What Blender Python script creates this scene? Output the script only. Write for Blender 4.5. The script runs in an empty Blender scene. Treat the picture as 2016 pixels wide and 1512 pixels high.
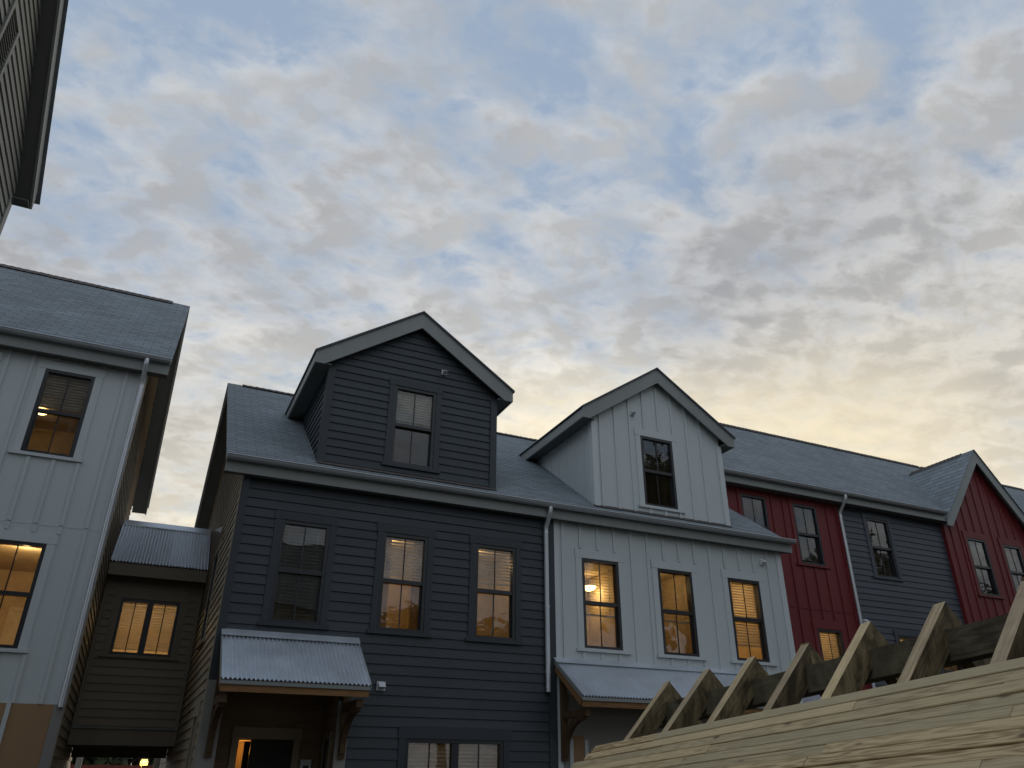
import bpy, math, random
from mathutils import Vector, Matrix, noise as mnoise
random.seed(7)
S = 1.2                      # metres per modelling unit
ZG = -1.3333                 # ground height in modelling units (eye level = 0)
def V(x, y, z): return Vector((x*S, y*S, (z-ZG)*S))

scene = bpy.context.scene
col = scene.collection

# ------------------------------------------------------------------ mesh builder
class MB:
    def __init__(s): s.v=[]; s.f=[]; s.uv=[]; s.rn=[]; s.mi=[]; s.cur=(0.5,0.5); s.m=0
    def rnd(s): s.cur=(random.random(), random.random())
    def poly(s, pts, uv=None):
        n=len(s.v); s.v+= [V(*p) for p in pts]
        s.f.append(tuple(range(n,n+len(pts))))
        if uv is None:
            P=[V(*p) for p in pts]
            nx,ny,nz=0,0,0
            for i in range(len(P)):
                a=P[i]; b=P[(i+1)%len(P)]
                nx+=(a.y-b.y)*(a.z+b.z); ny+=(a.z-b.z)*(a.x+b.x); nz+=(a.x-b.x)*(a.y+b.y)
            nx,ny,nz=abs(nx),abs(ny),abs(nz)
            if ny>=nx and ny>=nz: uv=[(p.x,p.z) for p in P]
            elif nx>=nz: uv=[(p.y,p.z) for p in P]
            else: uv=[(p.x,p.y) for p in P]
        s.uv.append(uv); s.rn.append(s.cur); s.mi.append(s.m)
    def hexa(s, a):   # 8 pts: bottom 4, top 4
        for q in ((3,2,1,0),(4,5,6,7),(0,1,5,4),(1,2,6,5),(2,3,7,6),(3,0,4,7)):
            s.poly([a[i] for i in q])
    def box(s,x0,x1,y0,y1,z0,z1):
        s.hexa([(x0,y0,z0),(x1,y0,z0),(x1,y1,z0),(x0,y1,z0),(x0,y0,z1),(x1,y0,z1),(x1,y1,z1),(x0,y1,z1)])
    def lbox(s,P,u0,u1,v0,v1,d0,d1):  # box in a wall frame
        s.hexa([P(u0,v0,d0),P(u1,v0,d0),P(u1,v0,d1),P(u0,v0,d1),P(u0,v1,d0),P(u1,v1,d0),P(u1,v1,d1),P(u0,v1,d1)])
    def prism(s, poly, off):   # poly list of 3d pts extruded by off
        q=[(p[0]+off[0],p[1]+off[1],p[2]+off[2]) for p in poly]
        s.poly(list(poly)); s.poly(q[::-1])
        n=len(poly)
        for i in range(n):
            j=(i+1)%n; s.poly([poly[j],poly[i],q[i],q[j]])
    def bar(s, a, b, w, h, up=(0,0,1)):   # rectangular timber from a to b, grain along uv.u
        A=Vector(a); B=Vector(b); d=(B-A).normalized()
        r=d.cross(Vector(up)).normalized(); t=r.cross(d).normalized()
        L=(V(*b)-V(*a)).length; off=random.random()*9
        c=[]
        for p in (A,B):
            for (i,j) in ((-1,-1),(1,-1),(1,1),(-1,1)): c.append(tuple(p+r*(i*w/2)+t*(j*h/2)))
        for k in range(4):
            k2=(k+1)%4; wd=(w if k%2==0 else h)*S
            s.poly([c[k],c[k+4],c[k2+4],c[k2]],[(off,k),(off+L,k),(off+L,k+wd),(off,k+wd)])
        s.poly([c[3],c[2],c[1],c[0]],[(off,0),(off+.01,0),(off+.01,h),(off,h)]); s.poly(c[4:8],[(off,0),(off+.01,0),(off+.01,h),(off,h)])
    def tube(s, path, r, n=12, cap=True):
        P=[Vector(p) for p in path]; rings=[]
        ref=None
        for i,p in enumerate(P):
            if i==0: d=P[1]-P[0]
            elif i==len(P)-1: d=P[-1]-P[-2]
            else: d=(P[i]-P[i-1]).normalized()+(P[i+1]-P[i]).normalized()
            d.normalize()
            if ref is None: ref=d.orthogonal().normalized()
            ref=(ref-d*ref.dot(d)).normalized(); b=d.cross(ref)
            rr=r[i] if isinstance(r,(list,tuple)) else r
            rings.append([tuple(p+ref*(math.cos(2*math.pi*k/n)*rr)+b*(math.sin(2*math.pi*k/n)*rr)) for k in range(n)])
        for i in range(len(rings)-1):
            for k in range(n):
                k2=(k+1)%n; s.poly([rings[i][k],rings[i][k2],rings[i+1][k2],rings[i+1][k]])
        if cap: s.poly(rings[0][::-1]); s.poly(rings[-1])
    def mark(s): s.marks=getattr(s,'marks',[])+[(len(s.v),len(s.f))]
    def build_split(s, name, mat, parent=None):
        # one mesh object per marked piece
        mk=[(0,0)]+[m for m in s.marks if m[1]<len(s.f)]+[(len(s.v),len(s.f))]; out=[]
        for (v0,f0),(v1,f1) in zip(mk[:-1],mk[1:]):
            if f1==f0: continue
            q=MB(); q.v=s.v[v0:v1]; q.f=[tuple(i-v0 for i in f) for f in s.f[f0:f1]]; q.uv=s.uv[f0:f1]; q.rn=s.rn[f0:f1]; q.mi=s.mi[f0:f1]
            out.append(q.build(name,mat,parent))
        return out
    def build(s, name, mat, parent=None, smooth=False):
        me=bpy.data.meshes.new(name); 
        me.from_pydata([tuple(v) for v in s.v],[],s.f)
        u=me.uv_layers.new(name='UVMap'); r=me.uv_layers.new(name='rnd')
        fl=[]; fr=[]
        for uv,rn in zip(s.uv,s.rn):
            for c in uv: fl+=[c[0],c[1]]; fr+=[rn[0],rn[1]]
        u.data.foreach_set('uv',fl); r.data.foreach_set('uv',fr)
        ms=mat if isinstance(mat,(list,tuple)) else [mat]
        for m in ms: me.materials.append(m)
        if len(ms)>1: me.polygons.foreach_set('material_index',s.mi)
        if smooth:
            import bmesh
            bm=bmesh.new(); bm.from_mesh(me); bmesh.ops.remove_doubles(bm,verts=bm.verts,dist=1e-5)
            for f in bm.faces: f.smooth=True
            for e in bm.edges:
                if len(e.link_faces)==2 and e.calc_face_angle(0)>.7: e.smooth=False
            bm.to_mesh(me); bm.free()
        me.update()
        o=bpy.data.objects.new(name,me); col.objects.link(o)
        if parent is not None:
            o.parent=parent
            if parent.type=='EMPTY' or True:
                o.matrix_parent_inverse=Matrix.Translation(-world_loc(parent))
        return o
def world_loc(o):
    p=Vector(o.location)
    q=o.parent
    if q is not None: p=o.matrix_parent_inverse @ p + world_loc(q)
    return p
def thing(name,label,cat,loc,group=None):
    o=bpy.data.objects.new(name,None); col.objects.link(o); o.location=V(*loc); o.empty_display_size=.3
    o['label']=label; o['category']=cat
    if group: o['group']=group
    return o
def tag(o,label,cat,group=None,kind=None):
    o['label']=label; o['category']=cat
    if group: o['group']=group
    if kind: o['kind']=kind

# ------------------------------------------------------------------ materials
def newmat(name):
    m=bpy.data.materials.new(name); m.use_nodes=True
    nt=m.node_tree; b=nt.nodes['Principled BSDF']; return m,nt,b
def N(nt,t,**k):
    n=nt.nodes.new(t)
    for a,v in k.items(): setattr(n,a,v)
    return n
def L(nt,a,b): nt.links.new(a,b)
def ramp(nt,stops):
    r=N(nt,'ShaderNodeValToRGB'); e=r.color_ramp.elements
    while len(e)<len(stops): e.new(.5)
    for el,(p,c) in zip(e,stops): el.position=p; el.color=(*c,1)
    return r
def math_n(nt,op,a,b=None,c=None):
    n=N(nt,'ShaderNodeMath',operation=op)
    for i,x in enumerate((a,b,c)):
        if x is None: continue
        if isinstance(x,(int,float)): n.inputs[i].default_value=x
        else: L(nt,x,n.inputs[i])
    return n.outputs[0]
def sc(c,k): return tuple(x*k for x in c)
def paint(name,c,rough=.55,grain=True,var=.16,bump=.25):
    m,nt,b=newmat(name)
    uv=N(nt,'ShaderNodeUVMap',uv_map='UVMap'); rn=N(nt,'ShaderNodeUVMap',uv_map='rnd')
    mp=N(nt,'ShaderNodeMapping'); L(nt,uv.outputs[0],mp.inputs[0]); mp.inputs['Scale'].default_value=(3,45,1)
    add=N(nt,'ShaderNodeVectorMath',operation='ADD'); sc_=N(nt,'ShaderNodeVectorMath',operation='SCALE'); sc_.inputs['Scale'].default_value=37
    L(nt,rn.outputs[0],sc_.inputs[0]); L(nt,mp.outputs[0],add.inputs[0]); L(nt,sc_.outputs[0],add.inputs[1])
    g=N(nt,'ShaderNodeTexNoise'); L(nt,add.outputs[0],g.inputs['Vector']); g.inputs['Scale'].default_value=1; g.inputs['Detail'].default_value=5
    tc=N(nt,'ShaderNodeTexCoord'); d=N(nt,'ShaderNodeTexNoise'); L(nt,tc.outputs['Object'],d.inputs['Vector']); d.inputs['Scale'].default_value=1.3; d.inputs['Detail'].default_value=6; d.inputs['Roughness'].default_value=.65
    sep=N(nt,'ShaderNodeSeparateXYZ'); L(nt,rn.outputs[0],sep.inputs[0])
    ms=N(nt,'ShaderNodeMapping'); ms.inputs['Scale'].default_value=(7,7,.5); L(nt,tc.outputs['Object'],ms.inputs[0])
    st=N(nt,'ShaderNodeTexNoise'); L(nt,ms.outputs[0],st.inputs['Vector']); st.inputs['Scale'].default_value=1; st.inputs['Detail'].default_value=5; st.inputs['Roughness'].default_value=.6
    k=math_n(nt,'ADD',math_n(nt,'ADD',math_n(nt,'MULTIPLY',d.outputs['Fac'],.45),math_n(nt,'MULTIPLY',st.outputs['Fac'],.35)),math_n(nt,'MULTIPLY',sep.outputs[0],.28))
    r=ramp(nt,[(.15,sc(c,1-var)),(.85,sc(c,1+var))]); L(nt,k,r.inputs[0])
    L(nt,r.outputs[0],b.inputs['Base Color']); b.inputs['Roughness'].default_value=rough
    b.inputs['Specular IOR Level'].default_value=.35
    bp=N(nt,'ShaderNodeBump'); bp.inputs['Strength'].default_value=bump; bp.inputs['Distance'].default_value=.004
    L(nt,g.outputs['Fac'],bp.inputs['Height'])
    if grain: L(nt,bp.outputs[0],b.inputs['Normal'])
    return m
def metal(name,c,rough=.42,metallic=.75):
    m,nt,b=newmat(name)
    tc=N(nt,'ShaderNodeTexCoord'); v=N(nt,'ShaderNodeTexVoronoi'); L(nt,tc.outputs['Object'],v.inputs['Vector']); v.inputs['Scale'].default_value=22
    n=N(nt,'ShaderNodeTexNoise'); L(nt,tc.outputs['Object'],n.inputs['Vector']); n.inputs['Scale'].default_value=3; n.inputs['Detail'].default_value=6
    k=math_n(nt,'ADD',math_n(nt,'MULTIPLY',v.outputs['Color'],.10),math_n(nt,'MULTIPLY',n.outputs['Fac'],.80))
    r=ramp(nt,[(.2,sc(c,.92)),(.8,sc(c,1.07))]); L(nt,k,r.inputs[0]); L(nt,r.outputs[0],b.inputs['Base Color'])
    b.inputs['Metallic'].default_value=metallic
    L(nt,math_n(nt,'ADD',math_n(nt,'MULTIPLY',n.outputs['Fac'],.25),rough-.12),b.inputs['Roughness'])
    return m
def shingle(name,c):
    m,nt,b=newmat(name)
    uv=N(nt,'ShaderNodeUVMap',uv_map='UVMap')
    br=N(nt,'ShaderNodeTexBrick'); L(nt,uv.outputs[0],br.inputs['Vector'])
    br.inputs['Scale'].default_value=1; br.inputs['Brick Width'].default_value=.31; br.inputs['Row Height'].default_value=.14
    br.inputs['Mortar Size'].default_value=.007; br.inputs['Mortar Smooth'].default_value=.3; br.inputs['Bias'].default_value=-.1
    br.inputs['Color1'].default_value=(*sc(c,.84),1); br.inputs['Color2'].default_value=(*sc(c,1.13),1); br.inputs['Mortar'].default_value=(*sc(c,.38),1)
    br.offset=.5; br.offset_frequency=2
    n=N(nt,'ShaderNodeTexNoise'); L(nt,uv.outputs[0],n.inputs['Vector']); n.inputs['Scale'].default_value=60; n.inputs['Detail'].default_value=4
    n2=N(nt,'ShaderNodeTexNoise'); L(nt,uv.outputs[0],n2.inputs['Vector']); n2.inputs['Scale'].default_value=.9; n2.inputs['Detail'].default_value=6
    r=ramp(nt,[(.3,(.72,.72,.72)),(.7,(1.28,1.28,1.28))]); L(nt,math_n(nt,'ADD',math_n(nt,'MULTIPLY',n.outputs['Fac'],.5),math_n(nt,'MULTIPLY',n2.outputs['Fac'],.5)),r.inputs[0])
    mx=N(nt,'ShaderNodeMix',data_type='RGBA',blend_type='MULTIPLY'); mx.inputs['Factor'].default_value=1
    L(nt,br.outputs['Color'],mx.inputs['A']); L(nt,r.outputs[0],mx.inputs['B']); L(nt,mx.outputs['Result'],b.inputs['Base Color'])
    b.inputs['Roughness'].default_value=.85
    bp=N(nt,'ShaderNodeBump'); bp.inputs['Strength'].default_value=.5; bp.inputs['Distance'].default_value=.006; L(nt,n.outputs['Fac'],bp.inputs['Height']); L(nt,bp.outputs[0],b.inputs['Normal'])
    return m
def wood(name,ca,cb,cc,knots=True,scale=1.0,tint=None,contrast=1.0,stain=0.0):
    m,nt,b=newmat(name)
    uv=N(nt,'ShaderNodeUVMap',uv_map='UVMap'); rn=N(nt,'ShaderNodeUVMap',uv_map='rnd')
    s2=N(nt,'ShaderNodeVectorMath',operation='SCALE'); s2.inputs['Scale'].default_value=53; L(nt,rn.outputs[0],s2.inputs[0])
    add=N(nt,'ShaderNodeVectorMath',operation='ADD'); L(nt,uv.outputs[0],add.inputs[0]); L(nt,s2.outputs[0],add.inputs[1])
    # warp around knots
    kn=N(nt,'ShaderNodeMapping'); kn.inputs['Scale'].default_value=(3.2*scale,7*scale,1); L(nt,add.outputs[0],kn.inputs[0])
    vo=N(nt,'ShaderNodeTexVoronoi'); L(nt,kn.outputs[0],vo.inputs['Vector']); vo.inputs['Scale'].default_value=1
    kr=ramp(nt,[(.0,(1,1,1)),(.09,(.85,.85,.85)),(.16,(.12,.12,.12)),(.3,(0,0,0))]); L(nt,vo.outputs['Distance'],kr.inputs[0])
    mp=N(nt,'ShaderNodeMapping'); mp.inputs['Scale'].default_value=(1.0*scale,27*scale,1); L(nt,add.outputs[0],mp.inputs[0])
    n0=N(nt,'ShaderNodeTexNoise'); L(nt,mp.outputs[0],n0.inputs['Vector']); n0.inputs['Scale'].default_value=.55; n0.inputs['Detail'].default_value=2
    ringv=math_n(nt,'ADD',math_n(nt,'MULTIPLY',n0.outputs['Fac'],7),math_n(nt,'MULTIPLY',math_n(nt,'SUBTRACT',.6,vo.outputs['Distance']),1.5))
    ring=math_n(nt,'MULTIPLY_ADD',math_n(nt,'SINE',math_n(nt,'MULTIPLY',ringv,6.28)),.5,.5)
    fine=N(nt,'ShaderNodeTexNoise'); m3=N(nt,'ShaderNodeMapping'); m3.inputs['Scale'].default_value=(3*scale,120*scale,1); L(nt,add.outputs[0],m3.inputs[0]); L(nt,m3.outputs[0],fine.inputs['Vector']); fine.inputs['Scale'].default_value=1; fine.inputs['Detail'].default_value=4
    big=N(nt,'ShaderNodeTexNoise'); L(nt,add.outputs[0],big.inputs['Vector']); big.inputs['Scale'].default_value=1.4; big.inputs['Detail'].default_value=3
    sep=N(nt,'ShaderNodeSeparateXYZ'); L(nt,rn.outputs[0],sep.inputs[0])
    k=math_n(nt,'ADD',math_n(nt,'MULTIPLY',ring,.28*contrast),math_n(nt,'ADD',math_n(nt,'MULTIPLY',fine.outputs['Fac'],.35),math_n(nt,'MULTIPLY',sep.outputs[0],.38)))
    r=ramp(nt,[(.12,cb),(.5,ca),(.9,sc(ca,1.22))]); L(nt,k,r.inputs[0])
    mt=N(nt,'ShaderNodeMix',data_type='RGBA'); L(nt,r.outputs[0],mt.inputs['A']); mt.inputs['B'].default_value=(*(tint or ca),1)
    L(nt,math_n(nt,'MULTIPLY',math_n(nt,'SUBTRACT',math_n(nt,'ADD',sep.outputs[1],big.outputs['Fac']),.75),.9),mt.inputs['Factor']); mt.clamp_factor=True
    mk=N(nt,'ShaderNodeMix',data_type='RGBA'); L(nt,mt.outputs['Result'],mk.inputs['A']); mk.inputs['B'].default_value=(*cc,1)
    # only some cells get a knot
    gate=math_n(nt,'GREATER_THAN',vo.outputs['Color'],.5)
    L(nt,math_n(nt,'MULTIPLY',math_n(nt,'MULTIPLY',kr.outputs[0],gate),.85 if knots else 0),mk.inputs['Factor'])
    sn_=N(nt,'ShaderNodeTexNoise'); L(nt,add.outputs[0],sn_.inputs['Vector']); sn_.inputs['Scale'].default_value=7; sn_.inputs['Detail'].default_value=7; sn_.inputs['Roughness'].default_value=.62; sn_.inputs['Distortion'].default_value=.6
    sr=ramp(nt,[(.40,(0,0,0)),(.62,(1,1,1))]); L(nt,sn_.outputs['Fac'],sr.inputs[0])
    ms_=N(nt,'ShaderNodeMix',data_type='RGBA'); L(nt,mk.outputs['Result'],ms_.inputs['A']); ms_.inputs['B'].default_value=(*sc(cb,.5),1); L(nt,math_n(nt,'MULTIPLY',sr.outputs[0],stain),ms_.inputs['Factor'])
    L(nt,ms_.outputs['Result'],b.inputs['Base Color']); b.inputs['Roughness'].default_value=.75; b.inputs['Specular IOR Level'].default_value=.25
    bp=N(nt,'ShaderNodeBump'); bp.inputs['Strength'].default_value=.35; bp.inputs['Distance'].default_value=.004; L(nt,k,bp.inputs['Height']); L(nt,bp.outputs[0],b.inputs['Normal'])
    return m
def plain(name,c,rough=.6,spec=.3):
    m,nt,b=newmat(name)
    tc=N(nt,'ShaderNodeTexCoord'); n=N(nt,'ShaderNodeTexNoise'); L(nt,tc.outputs['Object'],n.inputs['Vector']); n.inputs['Scale'].default_value=5; n.inputs['Detail'].default_value=6
    r=ramp(nt,[(.25,sc(c,.86)),(.75,sc(c,1.14))]); L(nt,n.outputs['Fac'],r.inputs[0]); L(nt,r.outputs[0],b.inputs['Base Color'])
    b.inputs['Roughness'].default_value=rough; b.inputs['Specular IOR Level'].default_value=spec
    return m
def emit(name,c,st):
    m,nt,b=newmat(name); b.inputs['Base Color'].default_value=(*c,1); b.inputs['Emission Color'].default_value=(*c,1); b.inputs['Emission Strength'].default_value=st; return m
def glassmat():
    m=bpy.data.materials.new('window_glass'); m.use_nodes=True; nt=m.node_tree; nt.nodes.clear()
    o=N(nt,'ShaderNodeOutputMaterial'); mx=N(nt,'ShaderNodeMixShader'); t=N(nt,'ShaderNodeBsdfTransparent'); g=N(nt,'ShaderNodeBsdfGlossy')
    t.inputs[0].default_value=(.86,.88,.87,1); g.inputs['Roughness'].default_value=.012
    f=N(nt,'ShaderNodeFresnel'); f.inputs['IOR'].default_value=1.5
    tc=N(nt,'ShaderNodeTexCoord'); n=N(nt,'ShaderNodeTexNoise'); L(nt,tc.outputs['Object'],n.inputs['Vector']); n.inputs['Scale'].default_value=2.2; n.inputs['Detail'].default_value=1
    bp=N(nt,'ShaderNodeBump'); bp.inputs['Strength'].default_value=.25; bp.inputs['Distance'].default_value=.01; L(nt,n.outputs['Fac'],bp.inputs['Height']); L(nt,bp.outputs[0],g.inputs['Normal'])
    L(nt,math_n(nt,'MULTIPLY_ADD',f.outputs[0],1.9,.01),mx.inputs[0]); L(nt,t.outputs[0],mx.inputs[1]); L(nt,g.outputs[0],mx.inputs[2]); L(nt,mx.outputs[0],o.inputs[0])
    return m
def blindmat(name,c):
    m=bpy.data.materials.new(name); m.use_nodes=True; nt=m.node_tree; nt.nodes.clear()
    o=N(nt,'ShaderNodeOutputMaterial'); mx=N(nt,'ShaderNodeMixShader'); d=N(nt,'ShaderNodeBsdfDiffuse'); t=N(nt,'ShaderNodeBsdfTranslucent')
    tc=N(nt,'ShaderNodeTexCoord'); n=N(nt,'ShaderNodeTexNoise'); L(nt,tc.outputs['Object'],n.inputs['Vector']); n.inputs['Scale'].default_value=4
    r=ramp(nt,[(.3,sc(c,.9)),(.7,sc(c,1.08))]); L(nt,n.outputs['Fac'],r.inputs[0]); L(nt,r.outputs[0],d.inputs[0]); L(nt,r.outputs[0],t.inputs[0])
    mx.inputs[0].default_value=.42; L(nt,d.outputs[0],mx.inputs[1]); L(nt,t.outputs[0],mx.inputs[2]); L(nt,mx.outputs[0],o.inputs[0])
    return m
M=dict(
 slate=paint('slate_siding_paint',(.036,.045,.053),.5,var=.24),
 slatetrim=paint('slate_trim_paint',(.035,.044,.052),.5,bump=.1),
 grey=paint('grey_siding_paint',(.055,.066,.082),.5),
 white=paint('white_panel_paint',(.51,.55,.56),.55,var=.05,bump=.12),
 whitetrim=paint('white_trim_paint',(.54,.575,.59),.5,var=.04,bump=.08),
 red=paint('barn_red_paint',(.150,.0185,.020),.55,var=.14),
 taupe=paint('taupe_siding_paint',(.30,.25,.185),.55),
 olive=paint('olive_siding_paint',(.21,.18,.13),.55),
 near=paint('sage_grey_siding_paint',(.215,.22,.20),.55),
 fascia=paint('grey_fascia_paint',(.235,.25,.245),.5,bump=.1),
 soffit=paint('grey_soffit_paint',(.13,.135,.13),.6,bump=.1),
 primer=paint('bare_cement_panel',(.25,.24,.225),.8,var=.1),
 bare=paint('unpainted_brown_panel',(.31,.19,.10),.8,var=.18),
 porch=wood('porch_cladding',(.25,.175,.11),(.15,.10,.065),(.04,.02,.015),knots=False),
 shingle=shingle('asphalt_shingles',(.19,.217,.236)),
 shinglecap=plain('ridge_shingle',(.10,.085,.08),.9),
 galv=metal('galvanised_metal',(.66,.70,.75),.40,.7),
 gutter=metal('gutter_metal',(.47,.49,.52),.5,.55),
 pipe=metal('downspout_metal',(.62,.65,.69),.4,.6),
 black=plain('dark_bronze_frame',(.018,.019,.023),.35,.5),
 slateframe=plain('slate_window_frame',(.013,.016,.021),.4,.5),
 grille=plain('grille_bar',(.022,.022,.026),.4),
 glass=glassmat(),
 blind=blindmat('blind_slats',(.74,.70,.62)),
 drape=blindmat('tan_curtain',(.50,.36,.20)),
 room=plain('warm_room_paint',(.62,.52,.38),.7),
 roomwhite=plain('room_white_trim',(.75,.70,.62),.7),
 plastic=plain('white_plastic_vent',(.62,.64,.66),.4),
 lumber=wood('treated_pine_boards',(.60,.445,.245),(.25,.15,.065),(.085,.045,.022),tint=(.40,.345,.215),contrast=1.15),
 timber=wood('rafter_timber',(.25,.19,.095),(.085,.062,.034),(.025,.018,.012),tint=(.125,.09,.055),contrast=1.1,scale=.8,stain=.8),
 raftertop=wood('pale_rafter_top',(.66,.50,.28),(.30,.21,.115),(.07,.045,.028),tint=(.36,.27,.19),contrast=1.2,scale=.8,stain=.25),
 beam=wood('dark_treated_beam',(.125,.105,.065),(.05,.042,.027),(.025,.02,.015),tint=(.08,.066,.045),scale=.8,stain=.5),
 stain=wood('dark_stained_bracket',(.085,.05,.026),(.05,.028,.015),(.02,.012,.008)),
 cedar=wood('brown_bracket_wood',(.24,.13,.055),(.13,.065,.028),(.06,.03,.015),tint=(.20,.11,.05)),
 bulb=emit('warm_ceiling_lamp',(1.0,.66,.26),6.0),
 dark=plain('dark_door_paint',(.02,.017,.014),.5),
 bark=plain('tree_bark',(.06,.045,.035),.9),
)
def leafmat(name,c):
    m,nt,b=newmat(name); rn=N(nt,'ShaderNodeUVMap',uv_map='rnd'); sep=N(nt,'ShaderNodeSeparateXYZ'); L(nt,rn.outputs[0],sep.inputs[0])
    r=ramp(nt,[(0,sc(c,.55)),(.6,c),(1,(c[0]*1.9,c[1]*1.5,c[2]*.9))]); L(nt,sep.outputs[0],r.inputs[0]); L(nt,r.outputs[0],b.inputs['Base Color']); b.inputs['Roughness'].default_value=.6
    return m
M['tan']=paint('tan_door_casing',(.34,.28,.19),.6)
M['leaf']=leafmat('autumn_green_leaves',(.055,.062,.022))
M['leafdark']=leafmat('dark_green_leaves',(.035,.055,.022))

# ------------------------------------------------------------------ wall helpers
def front(D): return lambda u,v,d: (u,D-d,v)
def facepx(X): return lambda u,v,d: (X+d,u,v)
def facemx(X): return lambda u,v,d: (X-d,u,v)
def bands(v0,v1,cuts):
    c=sorted(set([v0,v1]+[k for k in cuts if v0+1e-5<k<v1-1e-5])); return list(zip(c[:-1],c[1:]))
def free(u0,u1,vm,ops):
    iv=[(u0,u1)]
    for (a,b,c,d) in ops:
        if c<vm<d:
            nx=[]
            for p,q in iv:
                if b<=p or a>=q: nx.append((p,q))
                else:
                    if a>p: nx.append((p,a))
                    if b<q: nx.append((b,q))
            iv=nx
    return iv
EXP=.1205
def siding(mb,P,ul,ur,v0,v1,ops=(),e=EXP,t=.0155,phase=0.0):
    fl=ul if callable(ul) else (lambda v:ul); fr=ur if callable(ur) else (lambda v:ur)
    k0=math.floor((v0-phase)/e)-1; k1=math.ceil((v1-phase)/e)+1
    for k in range(k0,k1):
        c0=phase+k*e; c1=c0+e; a=max(c0,v0); b=min(c1,v1)
        if b-a<1e-4: continue
        rr=(random.random(),random.random())
        sub=[o[2] for o in ops]+[o[3] for o in ops]
        for (p,q) in bands(a,b,sub):
            dp=t*(1-(p-c0)/e)+.002; dq=t*(1-(q-c0)/e)+.002
            vm=(p+q)/2
            L0,R0=fl(vm),fr(vm)
            if R0-L0<1e-3: continue
            for (x0,x1) in free(L0,R0,vm,ops):
                xs=[x0]; 
                if x1-x0>2.6: xs.append(x0+(x1-x0)*(.3+.4*((k*0.618)%1)))
                xs.append(x1)
                for i in range(len(xs)-1):
                    s0,s1=xs[i],xs[i+1]
                    mb.cur=((rr[0]+i*.37)%1,(rr[1]+i*.53)%1)
                    lo0=fl(p) if (abs(s0-L0)<1e-6) else s0; lo1=fl(q) if (abs(s0-L0)<1e-6) else s0
                    hi0=fr(p) if (abs(s1-R0)<1e-6) else s1; hi1=fr(q) if (abs(s1-R0)<1e-6) else s1
                    mb.poly([P(lo0,p,dp),P(hi0,p,dp),P(hi1,q,dq),P(lo1,q,dq)])
                    if abs(p-c0)<1e-6: mb.poly([P(lo0,p,0),P(hi0,p,0),P(hi0,p,dp),P(lo0,p,dp)])
def panel(mb,P,ul,ur,v0,v1,ops=(),d=.002,step=None):
    fl=ul if callable(ul) else (lambda v:ul); fr=ur if callable(ur) else (lambda v:ur)
    sub=[o[2] for o in ops]+[o[3] for o in ops]
    for (p,q) in bands(v0,v1,sub):
        vm=(p+q)/2; L0,R0=fl(vm),fr(vm)
        for (x0,x1) in free(L0,R0,vm,ops):
            l0,l1=(fl(p),fl(q)) if abs(x0-L0)<1e-6 else (x0,x0)
            h0,h1=(fr(p),fr(q)) if abs(x1-R0)<1e-6 else (x1,x1)
            mb.poly([P(l0,p,d),P(h0,p,d),P(h1,q,d),P(l1,q,d)])
def battens(mb,P,us,v0,vtop,ops=(),w=.045,t=.022):
    for u in us:
        top=vtop(u) if callable(vtop) else vtop
        cuts=[(v0,top)]
        for (a,b,c,d) in ops:
            if a<u+w/2 and b>u-w/2:
                nx=[]
                for p,q in cuts:
                    if d<=p or c>=q: nx.append((p,q)); continue
                    if c>p: nx.append((p,c))
                    if d<q: nx.append((d,q))
                cuts=nx
        for p,q in cuts:
            if q-p<.02: continue
            mb.rnd(); mb.lbox(P,u-w/2,u+w/2,p,q,.0005,t)
def exps(ops,cu,ch,cl=.0): return [(a-cu,b+cu,c-cl,d+ch) for (a,b,c,d) in ops]

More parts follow.
